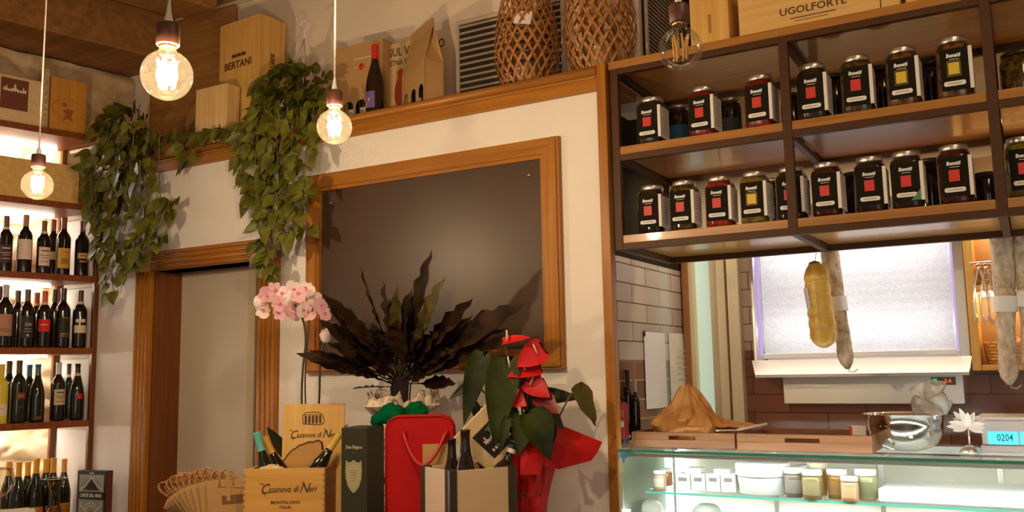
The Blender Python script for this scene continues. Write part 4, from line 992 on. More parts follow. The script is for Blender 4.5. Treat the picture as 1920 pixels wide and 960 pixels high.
# wine crates on top
q0 = onY(1296, 60, 3.06); q1 = onY(1369, 60, 3.06)
t, bd, hw, h = box_on('upright_wine_crate', 'upright pale wine crate on top of the jar shelves', 'crate', q0.x, q1.x, 3.05, .16, BT[2]+.0005, BT[2]+.34, M_PINEZ)
MB().box((-hw*.05, -.0012, .05), (hw*.10, .0, .12), None, .0004).build('knot', mat('wood_knot', (.36, .17, .04), .6), t)
q0 = onY(1387, 40, 3.05); q1 = onY(1690, 20, 3.05)
t, bd, hw, h = box_on('long_wine_crate', 'long pine wine crate stamped UGOLFORTE on top of the jar shelves', 'crate', q0.x, q1.x, 3.035, .18, BT[2]+.0005, BT[2]+.19, M_PINEX)
q = onY(1523, 12, 3.035)
p = MB().text('UGOLFORTE', .036, T(q.x-(q0.x+q1.x)/2, -.001, q.z-BT[2]-.002), off=.0004, sx=1.06); p.box((q.x-(q0.x+q1.x)/2-.075, -.001, q.z-BT[2]-.030), (q.x-(q0.x+q1.x)/2+.075, -.0002, q.z-BT[2]-.027), None, 0)
p.box((q.x-(q0.x+q1.x)/2-.06, -.001, q.z-BT[2]-.040), (q.x-(q0.x+q1.x)/2+.05, -.0002, q.z-BT[2]-.038), None, 0); p.build('stamp', M_PRINT, t)
MB().box((hw-.06, -.0015, .0), (hw-.057, 0, h), None, 0).build('joint', M_PRINT, t)
q0 = onY(1700, 10, 3.05)
t, bd, hw, h = box_on('plain_wine_crate', 'plain wine crate at the right end on top of the jar shelves', 'crate', q0.x, q0.x+.36, 3.04, .18, BT[2]+.0005, BT[2]+.17, M_PINEX)
MB().box((-hw+.02, -.004, .02), (hw-.02, 0, h-.02), None, .002).build('front_board', M_PINEX, t)

# ------------------------------------------------------------------ salami
def salami(px, ytop, ybot, y, r, label, lean=.0, taper=.75, hang=2.303, labely=None):
    pt = onY(px[0], ytop, y); pb = onY(px[1], ybot, y)
    t = thing('hanging_salami', label, 'salami', (pt.x, y, pt.z), 0, 'salami hanging under the jar shelves')
    d = Vector((pb.x-pt.x, 0, pb.z-pt.z)); n = 22; pts = []; rs = []
    for i in range(n+1):
        s = i/n; pts.append(d*s + Vector((.004*noise.noise(Vector((s*5, px[0], 0))), 0, 0)))
        e = min(1, s/.04) if s < .04 else 1; f = max(.10, min(1, (1-s)/.07))**.6
        rs.append(max(.006, r*(.9+.1*math.sin(s*7))*(e**.5)*f*(1-(1-taper)*s*.3)))
    m = two('salami_mould', (146, 120, 92), (224, 208, 186), (42, 42, 30), .9, 6, .25, .6, bump=.6)
    MB().tube(pts, rs, 16).build('casing', m, t)
    net = MB()
    for sg in (-1, 1):
        for k in range(5):
            q = []
            for i in range(2, n-1): 
                a = 2*PI*k/5+sg*i*.55; q.append(pts[i]+Vector((math.cos(a), math.sin(a), 0))*(rs[i]+.0004))
            net.tube(q, .0008, 5)
    net.build('netting', mat('twine', (.62, .54, .42), .9), t)
    MB().tube([d+Vector((0, 0, .008)), d+Vector((.004, 0, -.008)), d+Vector((.022, -.004, -.012)), d+Vector((.036, -.006, .0))], .0022, 6).build('tail_string', MC['twine'], t)
    MB().tube([Vector((0, 0, -.004)), Vector((0, 0, hang-pt.z+.0))], .0016, 6).build('string', MC['twine'], t)
    if labely:
        s = (labely-ytop)/(ybot-ytop); c = d*s; ax = d.normalized()
        fr = ax.to_track_quat('Z', 'Y').to_matrix().to_4x4(); fr.translation = c
        o = MB().lathe([(r*1.01, -.028), (r*1.015, .028)], 24, fr).build('paper_band', M_WHITE, t)
        b = MB().lathe([(r*1.03, -.016), (r*1.03, -.009)], 8, fr, a0=-PI/2-.9, a1=-PI/2+.1); b.build('band_print', DKP, o)
salami((1549, 1590), 436, 692, 3.60, .035, 'long grey netted salami hanging beside the tied yellow one', labely=572)
salami((1876, 1893), 410, 722, 3.60, .0385, 'left of the two grey salami hanging at the right edge', labely=572)
salami((1920, 1936), 408, 706, 3.60, .0385, 'right one of the two grey salami hanging at the right edge', labely=562)
pt = onY(1527, 491, 3.50); pb = onY(1547, 652, 3.50)
t = thing('tied_cheese_salami', 'plump yellow tied salami hanging in front of the white blind', 'salami', (pt.x, 3.50, pt.z))
d = Vector((pb.x-pt.x, 0, pb.z-pt.z)); n = 40; pts = []; rs = []; ties = [.24, .40, .53, .66, .79]
for i in range(n+1):
    s = i/n; pts.append(d*s); e = math.sin(min(1, (s+.012)/.22)*PI/2)**.55; f = math.sin(min(1, (1.004-s)/.16)*PI/2)**.5
    r = .0490*e*f*(.92+.10*s)
    for q in ties: r -= .0040*math.exp(-((s-q)/.022)**2)
    rs.append(max(.006, r))
MB().tube(pts, rs, 22).build('casing', two('yellow_casing', (204, 158, 56), (232, 194, 96), (25, 25, 18), .35, 3, spec=.5), t)
tw = MB()
for q in ties:
    c = d*q; r = rs[int(q*n)]+.0012; tw.tube([c+Vector((r*math.cos(2*PI*i/24), r*math.sin(2*PI*i/24), .005*math.cos(2*PI*i/24))) for i in range(25)], .0014, 6)
for a in (-PI*.5,): tw.tube([pts[i]+Vector((math.cos(a), math.sin(a), 0))*(rs[i]+.0006) for i in range(2, n-1)], .0012, 5)
tw.build('twine_ties', mat('pale_twine', (.72, .60, .36), .8), t)
MB().tube([Vector((0, 0, -.004)), Vector((.01, 0, 1.974-pt.z))], .0012, 6).build('string', mat('pale_twine', (.72, .60, .36), .8), t)
MB().lathe([(.004, .004), (.020, -.002), (.023, -.012), (.020, -.016)], 18).build('brown_cap', mat('brown_casing_end', (.24, .11, .03), .6), t)
lbm = MB(); c = d*.42; vs = []; fs = []
for j, z in enumerate((-.040, 0, .036)):
    for i in range(7):
        a = -PI*.98+.95*i/6; vs.append((c.x-.0+.0498*math.cos(a)+z*-.12, .0498*math.sin(a), c.z+z))
for j in range(2):
    for i in range(6): fs.append([j*7+i, j*7+i+1, j*7+i+8, j*7+i+7])
lbm.add(vs, fs, None, 0, True); lbm.build('label', mat('lilac_label', (.62, .60, .64), .6), t)
# ================================================================== TRAILING POTHOS
M_LEAF = two('pothos_leaf', (54, 60, 12), (116, 114, 34), (14, 14, 14), .42, 3, .3, .72, spec=.4)
M_VINE = mat('pothos_vine', (.16, .13, .035), .6)
def smooth(pts, n):
    out = []; P = [pts[0]]+pts+[pts[-1]]
    for i in range(1, len(P)-2):
        a, b, c, d = P[i-1], P[i], P[i+1], P[i+2]
        for j in range(n):
            t = j/n; out.append(.5*((2*b)+(c-a)*t+(2*a-5*b+4*c-d)*t*t+(3*b-a-3*c+d)*t**3))
    out.append(P[-2]); return out
def pothos(name, label, base, vines, mound, seed, size, pot):
    rr = random.Random(seed)
    t = thing(name, label, 'plant', base); B0 = Vector(base)
    lf = MB(); vm = MB()
    def leaf(p, d, L):
        if (p-SO).dot(SV) > -.05 and p.z < 2.9 or p.y > 3.25: return
        if p.y > WY-.03 and p.z < LEDGE+.03: p = Vector((p.x, WY-.03-.03*rr.random(), p.z))
        nor = Vector((rr.uniform(-.5, .6), -1, rr.uniform(-.1, .9))).normalized()
        pet = p + d*L*.35
        vm.tube([p-B0, p+d*L*.18+Vector((0, 0, .006))-B0, pet-B0], .0011, 5)
        blade(lf, pet-B0, d + Vector((0, 0, -.25)), nor, L, L*.80, HEART, droop=rr.uniform(.5, 1.6), fold=rr.uniform(.05, .16))
    for vi, (pts, y0, dens, reach) in enumerate(vines):
        P = [onY(px, py, y0-.03*math.sin(i*1.7+vi)) for i, (px, py) in enumerate(pts)]
        q = smooth(P, 8); vm.tube([a-B0 for a in q], .0022, 6)
        L = sum((b-a).length for a, b in zip(q, q[1:])); k = max(2, int(L/.021*dens))
        for i in range(k):
            s = (i+rr.random())/k*(len(q)-1); j = min(len(q)-2, int(s)); p = q[j].lerp(q[j+1], s-j)
            a = rr.uniform(-1, 1); d = Vector((a*1.2, -.45*rr.random()-.1, rr.uniform(-1.0, .25))).normalized()
            leaf(p + Vector((rr.uniform(-1, 1)*reach, rr.uniform(-1, .5)*reach*.5, rr.uniform(-1, 1)*reach*.3)), d, size*rr.uniform(.7, 1.15))
    for (px, py, rx, ry, rz, k) in mound:
        c = onY(px, py, B0.y)
        for i in range(k):
            a = rr.uniform(0, 2*PI); h = rr.uniform(-1, 1); e = math.sqrt(1-h*h)*rr.uniform(.6, 1)
            off = Vector((rx*e*math.cos(a), -abs(ry*e*math.sin(a)) if rr.random() < .75 else ry*.5*e*math.sin(a), rz*h))
            d = (off.normalized()*.8+Vector((0, -.25, rr.uniform(-.5, .35)))).normalized()
            leaf(c+off, d, size*rr.uniform(.75, 1.2))
    lf.build('foliage', M_LEAF, t); vm.build('vines', M_VINE, t)
    pot(t); return t
def pot_hanging(t):
    MB().lathe([(0, 0), (.075, 0), (.082, .006), (.100, .12), (.106, .122), (.106, .130), (.098, .130), (.092, .118), (0, .115)], 30).build('pot', mat('white_plastic', (.66, .60, .52), .45), t)
    B0 = t.location; hk = onY(571, 72, B0.y+.05)-B0
    w = MB()
    for a in (PI*1.15, PI*1.62, PI*1.9, PI*.5):
        w.tube([Vector((.10*math.cos(a), .10*math.sin(a), .128)), hk+Vector((.002*math.cos(a), 0, 0))], .0028, 6)
    w.build('hanger_strands', mat('white_hanger', (.80, .76, .72), .4), t)
    w = MB(); c = hk+Vector((-.002, 0, .062)); r = .026
    w.tube([hk, hk+Vector((0, 0, .014))] + [c+Vector((r*math.cos(a), 0, r*math.sin(a))) for a in [-PI/2*.9+PI*1.35*i/14 for i in range(15)]], .0042, 8)
    w.build('hook', MC['white_hanger'], t)
def pot_sitting(t):
    MB().lathe([(0, 0), (.07, 0), (.078, .006), (.095, .11), (.10, .112), (.10, .12), (.09, .12), (.085, .108), (0, .105)], 28).build('pot', mat('terracotta_pot', (.30, .13, .06), .7), t)
q = onY(545, 190, 3.10)
pothos('trailing_pothos', 'trailing pothos in a white hanging pot with a hook, right of the door', (q.x, 3.10, LZ),
 [([(500, 190), (484, 250), (478, 330), (486, 420), (492, 465), (512, 492), (528, 506)], 2.90, .9, .02), ([(520, 190), (508, 260), (503, 340), (510, 430), (500, 478)], 2.88, 1.0, .025),
  ([(540, 200), (530, 280), (528, 370), (545, 425), (530, 440)], 2.86, 1.0, .03), ([(565, 200), (556, 270), (552, 345), (566, 400), (572, 432)], 2.87, 1.0, .03),
  ([(590, 190), (580, 260), (572, 330), (578, 385)], 2.88, 1.0, .03), ([(606, 180), (600, 230), (592, 280)], 2.90, 1.0, .02), ([(480, 205), (470, 240), (478, 290)], 2.90, 1.1, .02),
  ([(515, 230), (520, 300), (514, 380), (505, 410)], 2.85, 1.0, .03), ([(548, 230), (545, 310), (540, 380)], 2.84, 1.0, .03), ([(480, 232), (462, 240), (452, 246)], 2.955, .8, .01)],
 [(545, 178, .155, .13, .09, 150), (530, 225, .15, .10, .11, 130), (585, 175, .10, .10, .08, 50), (525, 290, .10, .06, .13, 80), (535, 360, .08, .06, .10, 50)], 5, .068, pot_hanging)
q = onY(250, 240, 3.08)
pothos('trailing_pothos', 'big trailing pothos over the corner of the wine shelves, left of the door', (q.x, 3.10, LZ),
 [([(215, 230), (192, 300), (184, 380), (196, 450), (208, 510), (214, 552)], 2.88, .75, .02), ([(232, 225), (214, 320), (216, 400), (226, 470), (240, 512)], 2.86, 1.0, .03),
  ([(255, 225), (244, 320), (246, 400), (258, 470), (268, 490)], 2.84, 1.0, .03), ([(280, 235), (274, 320), (282, 390), (292, 440), (306, 438)], 2.86, .9, .02),
  ([(300, 245), (298, 320), (302, 372), (318, 386), (330, 376)], 2.88, .8, .015), ([(200, 225), (176, 280), (170, 340), (180, 400)], 2.86, .9, .02), ([(322, 262), (344, 282), (362, 308)], 2.93, .9, .006),
  ([(225, 300), (205, 380), (212, 440), (190, 470)], 2.83, 1.0, .03), ([(262, 300), (265, 380), (275, 440), (255, 470)], 2.82, 1.0, .03), ([(290, 250), (335, 252), (392, 246), (434, 238)], 2.965, 1.2, .014)],
 [(240, 262, .20, .14, .13, 150), (262, 330, .15, .09, .15, 150), (210, 310, .11, .08, .14, 80), (240, 400, .13, .06, .13, 90), (240, 455, .09, .05, .09, 40)], 9, .075, pot_sitting)

# ================================================================== TABLE AND WHAT STANDS ON IT
TZT = 1.005
tb = thing('display_table', 'wooden display table in front of the white wall', 'table', (-2.15, 2.5, 0))
MB().box((-.98, -.34, TZT-.035), (.92, .44, TZT), None, .004).build('top', M_DKX, tb)
for x in (-.95, .83):
    for y in (-.31, .35): MB().box((x, y, 0), (x+.06, y+.06, TZT-.035), None, .003).build('leg', M_DKZ, tb)
MB().box((-.90, -.29, TZT-.12), (.84, -.265, TZT-.036), None, .002).build('apron', M_DKX, tb)
def on_table(px, d):
    p = dep(px, 880, d); return Vector((p.x, p.y, TZT+.0005))
# six-bottle crate
c0 = dep(457, 880, 3.22); c1 = dep(609, 880, 3.22); yaw = math.atan2(c1.y-c0.y, c1.x-c0.x); wd = math.hypot(c1.x-c0.x, c1.y-c0.y)
t = thing('open_wine_crate', 'open pine wine crate printed Casanova di Neri on the table', 'crate', (c0.x, c0.y, TZT+.0005), yaw)
hh = c0.z-TZT-.0005; dp = .235
mb = MB().box((0, 0, 0), (wd, .011, hh), None, .0015); fp = mb.build('front_panel', wood('crate_pine', (198, 148, 66), (216, 168, 88), 'x', .55, f=.8), t)
MB().box((0, dp-.011, 0), (wd, dp, hh-.012), None, .0015).build('back_panel', MC['crate_pine'], t)
MB().box((0, .0112, 0), (.011, dp-.0112, hh-.004), None, .0015).build('side_panel', M_PINEY, t); MB().box((wd-.011, .0112, 0), (wd, dp-.0112, hh-.004), None, .0015).build('side_panel', wood('dark_crate_side', (150, 92, 36), (176, 114, 50), 'y', .6, f=.8), t)
MB().box((.0112, .0112, .001), (wd-.0112, dp-.0112, .011), None, 0).build('floor_panel', M_PINEX, t)
mb = MB()
for i in range(9):
    z = .012+i*(hh-.02)/9
    for x in (.0, wd-.008): mb.box((x, -.0006, z), (x+.008, .0, z+.010), None, 0)
mb.build('finger_joints', mat('joint_brown', (.36, .20, .07), .7), fp)  # darker brown blocks along both edges of the front panel
def script(mb, M, s):
    """a flowing hand: slanted letters with swashes on the capitals"""
    mb.text('asanova di', s, M @ T(-.10*s, 0, 0), shear=.35, off=s*.006, sx=.80); mb.text('C', s*1.55, M @ T(-2.22*s, 0, .05*s), shear=.35, off=s*.004, sx=.85)
    mb.text('eri', s, M @ T(3.12*s, 0, 0), shear=.35, off=s*.006, sx=.80); mb.text('N', s*1.5, M @ T(2.20*s, 0, .08*s), shear=.4, off=s*.004, sx=.9)
    for x0, z0, k in ((-2.75, .55, .42), (1.85, .62, .40), (-2.5, -.50, .30)):
        pts = [Vector(((x0+k*1.6*q)*s, -.0002, (z0+.18*math.sin(q*PI*1.5))*s)) for q in [i/10 for i in range(11)]]
        mb.tube(pts, [s*.008+s*.03*math.sin(PI*i/10) for i in range(11)], 5, M)
mb = MB(); script(mb, T(wd*.50, -.0012, hh*.655), .032); mb.build('title_print', M_PRINT, fp); mb = MB(); mb.text('MONTALCINO', .015, T(wd*.52, -.0012, hh*.44), off=.0002, sx=1.05); mb.text('ITALIA', .013, T(wd*.52, -.0012, hh*.36), off=.0002, sx=1.1)
mb.build('place_print', M_PRINT, fp)
for x in (.045, wd-.055): 
    mb = MB(); mb.text('PRODOTTO' if x < .1 else 'CONTENTS', .0085, T(x, -.0012, hh*.17)); mb.text('ITALIA' if x < .1 else 'RED WINE', .0085, T(x, -.0012, hh*.11)); mb.build('corner_print', M_PRINT, fp)
Mc = Matrix.Translation(t.location) @ RZ(yaw)
# its lid standing upright inside
l0 = dep(525, 758, 3.425); l1 = dep(642, 758, 3.425); lw = math.hypot(l1.x-l0.x, l1.y-l0.y)
pl = Mc.inverted() @ l0
ld = thing('crate_lid', 'pine crate lid printed Casanova di Neri standing upright in the open crate', 'lid', Mc @ Vector((pl.x, dp-.032, .014)), yaw)
ld.rotation_euler = (math.radians(-3), 0, yaw); lh = l0.z-(TZT+.016)
sl = MB().box((0, 0, 0), (lw, .010, lh), None, .002).build('board', wood('lid_pine', (206, 160, 84), (224, 182, 106), 'z', .55, f=.6), ld)
mb = MB(); script(mb, T(lw*.44, -.0012, lh-.118), .0285)
mb2 = MB(); k = .030
for r_ in range(3): mb.box((lw*.5-.036+.004*r_, -.001, lh-.042-.011*r_), (lw*.5+.030-.002*r_, -.0002, lh-.040-.011*r_), None, 0)
for i in range(5): mb.box((lw*.5-.034+i*.014, -.001, lh-.075), (lw*.5-.026+i*.014, -.0002, lh-.044), None, 0)
outline(mb, [(lw*.5-.04, lh-.076), (lw*.5-.042, lh-.045), (lw*.5-.03, lh-.033), (lw*.5+.02, lh-.032), (lw*.5+.036, lh-.045), (lw*.5+.042, lh-.07), (lw*.5+.03, lh-.08), (lw*.5-.04, lh-.076)], .003, -.0008)
mb.build('print', M_PRINT, sl)
# bark-edged slab
ms = dep(592, 850, 3.34)
pts = [(-.098, -.13), (-.094, -.060), (-.082, -.028), (-.070, -.010), (-.060, .004), (-.046, .018), (-.034, .024), (-.022, .034), (-.006, .038), (.012, .046), (.030, .046), (.048, .052), (.060, .046), (.064, .02), (.064, -.13)]
sb = thing('bark_edged_board', 'slice of wood with a dark bark edge leaning in the open crate', 'board', Mc @ Vector((wd*.62, dp-.070, ms.z-TZT-.012)), yaw)
sb.rotation_euler = (math.radians(-4), 0, yaw)
MB().prism(pts, .016).build('slab', wood('slab_wood', (176, 124, 60), (200, 150, 80), 'x', .6, f=.6), sb)
mb = MB(); e = pts[:-1]; mb.tube([Vector((x, .006, z)) for x, z in e], [.006+.003*abs(noise.noise(Vector((x*60, z*60, 0)))) for x, z in e], 7); mb.build('bark', mat('dark_bark', (.045, .022, .012), .8, bump=.5, bscale=90), sb)
def leaning(tip, base, label, prof, glass, c, band=None, group='bottles in the open crate', **kw):
    d = (tip-base); R = d.to_track_quat('Z', 'Y')
    return bottle(base, d.length if d.length < .34 else .31, prof, glass, c, label, rot=R.to_matrix(), band=band, group=group, **kw)
def inC(x, y, z): return Mc @ Vector((x, y, z))
tip = dep(481, 811, 3.30); leaning(tip, tip+(inC(.105, .10, .03)-tip).normalized()*.30, 'leaning bottle with a turquoise capsule in the open crate', BURG, M_BOTTLEG, mat('turquoise_capsule', (.10, .52, .46), .4), ks=.84, capz=.232)
tip = dep(497, 818, 3.37); leaning(tip, tip+(inC(.165, .15, .03)-tip).normalized()*.30, 'leaning bottle with a yellow capsule beside the turquoise one', BURG, M_BOTTLE, mat('mustard_capsule', (.55, .30, .04), .4), ks=.80, capz=.232)
tip = dep(637, 814, 3.34); leaning(tip, tip+(inC(.125, .085, .02)-tip).normalized()*.30, 'bottle with a yellow capsule leaning to the right in the open crate', BURG, M_BOTTLEG, mat('yellow_capsule', (.62, .40, .05), .4), ks=.86, capz=.236)
mb = MB(); mb.ball((0, 0, 0), .055, .04, .028, 18, 10); mb.v = [v*(1+.25*noise.noise(v*40)) for v in mb.v]
f = mb.build('wood_wool', mat('cream_wood_wool', (.66, .52, .30), .9, bump=.8, bscale=120), None); f.location = inC(.085, .064, hh-.018); tag(f, 'cream packing wool at the rim of the open crate', 'packing')

# champagne gift box
c0 = dep(640, 802, 3.17); c1 = dep(692, 800.5, 3.17)
t = thing('gift_box', 'tall dark green gift box printed Dom Perignon with a cream shield', 'box', (c0.x, c0.y, TZT+.0005), math.radians(12))
wd2 = .100; hd2 = c0.z-TZT
bd = MB().box((0, 0, 0), (wd2, .135, hd2), None, .002).build('body', mat('bottle_green_card', (.028, .027, .008), .5), t)
mb = MB().text('Dom Pérignon', .0175, T(wd2*.49, -.001, hd2*.81), shear=.35, off=.0001, sx=.62); mb.text('♦' if False else 'v', .008, T(wd2*.49, -.001, hd2*.76)); mb.build('title', mat('pale_title', (.56, .52, .40), .5), bd)
sh = [(-.030, .058), (-.020, .050), (-.010, .052), (0, .060), (.010, .052), (.020, .050), (.030, .058), (.032, .02), (.030, -.005), (.022, -.03), (.010, -.046), (0, -.054), (-.010, -.046), (-.022, -.03), (-.030, -.005), (-.032, .02)]
zs_ = hd2-dep(692, 800, 3.17).z*0-.0; zc_ = dep(665, 893, 3.17).z-TZT
s1 = MB().prism([(x, z+zc_) for x, z in sh], .0008, T(wd2*.49, -.0010, 0)).build('shield_label', mat('shield_cream', (.40, .37, .20), .55), bd)
mb = MB(); outline(mb, [(wd2*.49+x*.86, z*.86+zc_) for x, z in sh+sh[:1]], .0012, -.0014)
for i, z in enumerate((.022, .014, .006, -.004, -.012)): mb.box((wd2*.49-.016+.002*i, -.0015, zc_+z), (wd2*.49+.016-.002*i, -.0011, zc_+z+.0018), None, 0)
mb.build('shield_print', mat('olive_print', (.14, .13, .05), .6), s1)

# red gift box with a strap handle
c0 = dep(724, 960, 3.03); c1 = dep(851, 960, 3.03)
t = thing('red_gift_box', 'red rounded gift box with a strap handle and a kraft cut-out', 'box', (c0.x, c0.y, TZT+.0005), math.radians(29))
wr = math.hypot(c1.x-c0.x, c1.y-c0.y)*1.0; hr = dep(790, 783, 2.99).z-TZT
def rrect(w, h, r, n=7): return [(0, 0), (w, 0)] + [(w-r+r*math.cos(a), h-r+r*math.sin(a)) for a in [PI/2*i/n for i in range(n+1)]] + [(r+r*math.cos(a), h-r+r*math.sin(a)) for a in [PI/2+PI/2*i/n for i in range(n+1)]]
M_REDBOX = mat('red_felt', (.42, .004, .005), .7, spec=.2, bump=.05, bscale=80)
bd = MB().prism(rrect(wr, hr, .045), .065).build('body', M_REDBOX, t)
mb = MB(); rp = rrect(wr, hr, .045); mb.tube([Vector((x, .0, z)) for x, z in rp[1:]+rp[:1]], .004, 6); mb.tube([Vector((x, .065, z)) for x, z in rp[1:]+rp[:1]], .004, 6); mb.build('edge_piping', M_REDBOX, t)
zk0 = dep(820, 872, 2.98).z-TZT; zk1 = dep(820, 836, 2.98).z-TZT
MB().box((wr*.545, -.0035, zk0-.03), (wr*.93, -.0004, zk1), None, .0008).build('kraft_panel', M_KRAFT, t)
mb = MB(); hx0, hx1 = wr*.27, wr*.90; zt_ = hr-.055
pts = [Vector((hx0+(hx1-hx0)*s, -.012-.030*math.sin(PI*s), zt_-.100*math.sin(PI*min(1, s*1.02))**.8*(1.05 if s < .6 else 1))) for s in [i/20 for i in range(21)]]
mb.tube(pts, .0062, 10); mb.build('strap_handle', mat('red_cord', (.44, .012, .012), .5), t)
for x in (hx0, hx1): MB().lathe([(0, .016), (.009, .016), (.010, .0), (0, 0)], 14, T(x, -.0002, zt_) @ RX(PI/2)).build('handle_eyelet', M_REDBOX, t)

# open wooden box with dark metal edges
cc = dep(841, 885, 2.80); yw = math.radians(60); SZ = .245; hb = cc.z-TZT
t = thing('metal_edged_box', 'open pale box with dark metal edges, its corner towards the camera', 'box', (cc.x, cc.y, TZT+.0005), yw)
M_EDGE = mat('gunmetal_edge', (.055, .043, .026), .45, .5); M_PANEL = mat('cream_panel', (.56, .42, .24), .55, var=.05, vscale=5); M_PANEL2 = mat('pink_cream_panel', (.62, .50, .38), .55)
SL = .215
MB().box((.025, .004, .001), (SZ-.025, .014, hb), None, .001).build('panel', M_PANEL, t); MB().box((.004, .025, .001), (.014, SL-.02, hb), None, .001).build('panel', M_PANEL2, t)
MB().box((SZ-.014, .025, .001), (SZ-.004, SL-.02, hb), None, .001).build('panel', M_PANEL, t); MB().box((.025, SL-.014, .001), (SZ-.025, SL-.004, hb), None, .001).build('panel', M_PANEL, t)
MB().box((.014, .014, .0), (SZ-.014, SL-.014, .008), None, 0).build('base', M_PANEL, t)
for x, y in ((0, 0), (SZ-.03, 0), (0, SL-.03), (SZ-.03, SL-.03)):
    MB().box((x, y, 0), (x+.03, y+.03, hb+.004), None, .002).build('metal_edge', M_EDGE, t)
MB().box((-.0022, -.0022, 0), (.002, .002, hb+.003), None, .0008).build('bright_corner', mat('bluish_steel_corner', (.30, .38, .46), .2, .9), t)
Mb = Matrix.Translation(t.location) @ RZ(yw)
for (px, py, d, label) in ((872, 806, 2.93, 'black capped bottle standing in the metal edged box'), (847, 822, 3.01, 'second dark bottle behind the black capped one in the metal edged box')):
    tp = dep(px, py, d); bs = Vector((tp.x, tp.y, TZT+.0095))
    bottle(bs, tp.z-bs.z, CHAMP, M_BOTTLE, cap((30, 24, 18)), label, group='bottles in the metal edged box', ks=.86, capz=.245, rot=None)
tp = dep(965, 826, 2.98); bs = Mb @ Vector((.15, .065, .03))
leaning(tp, tp+(bs-tp).normalized()*.30, 'bottle with a white neck band leaning to the right in the metal edged box', BORD, M_BOTTLE, cap((18, 16, 16)), band=lbl((214, 210, 200)), group='bottles in the metal edged box', capz=.270)
# loose lid with the castle label, leaning in the box
lt = dep(930, 818, 3.02)
ex = Vector(RC @ Vector((.70, .72, 0))).normalized(); ez = Vector(RC @ Vector((-.60, .80, .15))).normalized(); ez = (ez-ex*ez.dot(ex)).normalized(); ey = ez.cross(ex)
ML = frame(lt, ex, ey, ez)
ld = thing('castle_lid', 'tilted pale lid with a dark castle label leaning in the metal edged box', 'board', lt); ld.rotation_euler = ML.to_euler()
fr_ = MB().box((-.105, 0, -.085), (.085, .010, .10), None, .002).build('board', M_PALE, ld)
lb_ = MB().box((-.058, -.001, -.050), (.058, .0, .055), None, .0003).build('label', mat('castle_label_dark', (.020, .014, .012), .5), fr_)
mb = MB().prism([(x*.085, z*.06+.012) for x, z in CASTLE], .0006, T(0, -.0017, 0))
for i in range(7): mb.box((-.042+i*.0125, -.0017, -.032), (-.034+i*.0125, -.0011, -.022), None, 0)
mb.build('castle_print', M_CREAM, lb_)

# stack of kraft carrier bags with twisted handles
bg0 = on_table(400, 3.42)
for i in range(11):
    f = i/10
    p = dep(440-84*f, 960, 3.30+.02*i); w_, h_ = .21, .255-.13*f*.4
    zt_ = dep(440, 893+5*i, 3.35).z if i else 0
    t = thing('paper_bag', ('front kraft carrier bag of the fanned stack, showing its printed band' if i == 0 else 'kraft carrier bag in the fanned stack, %s behind the front one' % ('next', 'second', 'third', 'fourth', 'fifth', 'sixth', 'seventh', 'eighth', 'ninth', 'last')[i-1]), 'bag', (p.x, p.y, TZT+.0008), 0, 'fanned kraft carrier bags')
    ang = math.radians(-4-6.4*i); hbag = .158-.0085*i
    M = RZ(math.radians(30)) @ T(0, 0, .0) @ RY(ang)
    cx = -.05; zoff = w_/2*abs(math.sin(ang))
    M = T(0, 0, zoff) @ M
    MB().box((cx-w_/2+.06, -.004, 0), (cx+w_/2-.0, .004, hbag), M, .0015).build('body', M_KRAFT, t)
    hl_ = R_.uniform(.046, .072)
    for y in (-.006, .006):
        mb = MB(); pts = [Vector((cx+.03-.026*math.cos(q), y, hbag-.02+hl_*math.sin(q)**.75)) for q in [PI*k/14 for k in range(15)]]
        mb.tube(pts, .0030, 7, M); mb.build('twisted_handle', two('twisted_paper', (150, 100, 50), (196, 146, 88), (90, 90, 160), .8), t)
    if i == 0:
        MB().box((cx+.01, -.0062, hbag-.085), (cx+w_/2-.012, -.0045, hbag-.055), M, 0).build('printed_band', mat('brown_bag_print', (.17, .075, .03), .7), t)
        MB().box((cx-.02, -.0064, hbag-.028), (cx+.10, -.0045, hbag-.014), M @ RY(.12), 0).box((cx+.028, -.0068, hbag-.075), (cx+.042, -.0045, hbag+.012), M, 0).build('handle_patch', M_KRAFT, t)

# ------------------------------------------------------------------ orchid
ob = on_table(585, 3.60); OB = Vector(ob)
t = thing('orchid', 'pink flowering orchid with two tall bare stems behind the crate lid', 'orchid', ob)
MB().lathe([(0, 0), (.05, 0), (.055, .004), (.066, .12), (.069, .122), (.069, .128), (.062, .128), (.058, .118), (0, .115)], 26).build('pot', mat('white_ceramic', (.62, .58, .52), .3), t)
def P3(px, py, d): return dep(px, py, d)-OB
stm = mat('orchid_stem', (.055, .050, .022), .5)
for pts in ([(575, 900), (566, 760), (568, 690), (573, 640), (568, 600), (552, 570)], [(588, 900), (598, 757), (600, 690), (604, 655), (612, 636), (624, 612)]):
    MB().tube(smooth([P3(x, y, 3.52) for x, y in pts], 6), .0042, 8).build('stem', stm, t)
MB().tube(smooth([P3(x, y, 3.515) for x, y in [(578, 880), (572, 720), (577, 640), (580, 600), (590, 570)]], 6), .003, 8).build('stem', stm, t)
mb = MB()
for px, py, tx, ty in ((560, 880, 505, 796), (600, 880, 650, 790)):
    a = P3(px, py, 3.54); b = P3(tx, ty, 3.47); blade(mb, a, b-a, Vector((0, -1, .6)), (b-a).length, .065, LANCE, droop=.15, fold=.1)
mb.build('leaves', mat('orchid_leaf', (.035, .05, .02), .35), t)
pet = cloth_light('orchid_petal', (.88, .56, .60), .35); pet2 = cloth_light('orchid_petal_pale', (.93, .80, .78), .35); lipm = mat('orchid_lip', (.62, .16, .30), .5)
rr = random.Random(3)
PETAL = [(0, .15), (.15, .6), (.4, 1.0), (.65, .98), (.85, .7), (1, .12)]
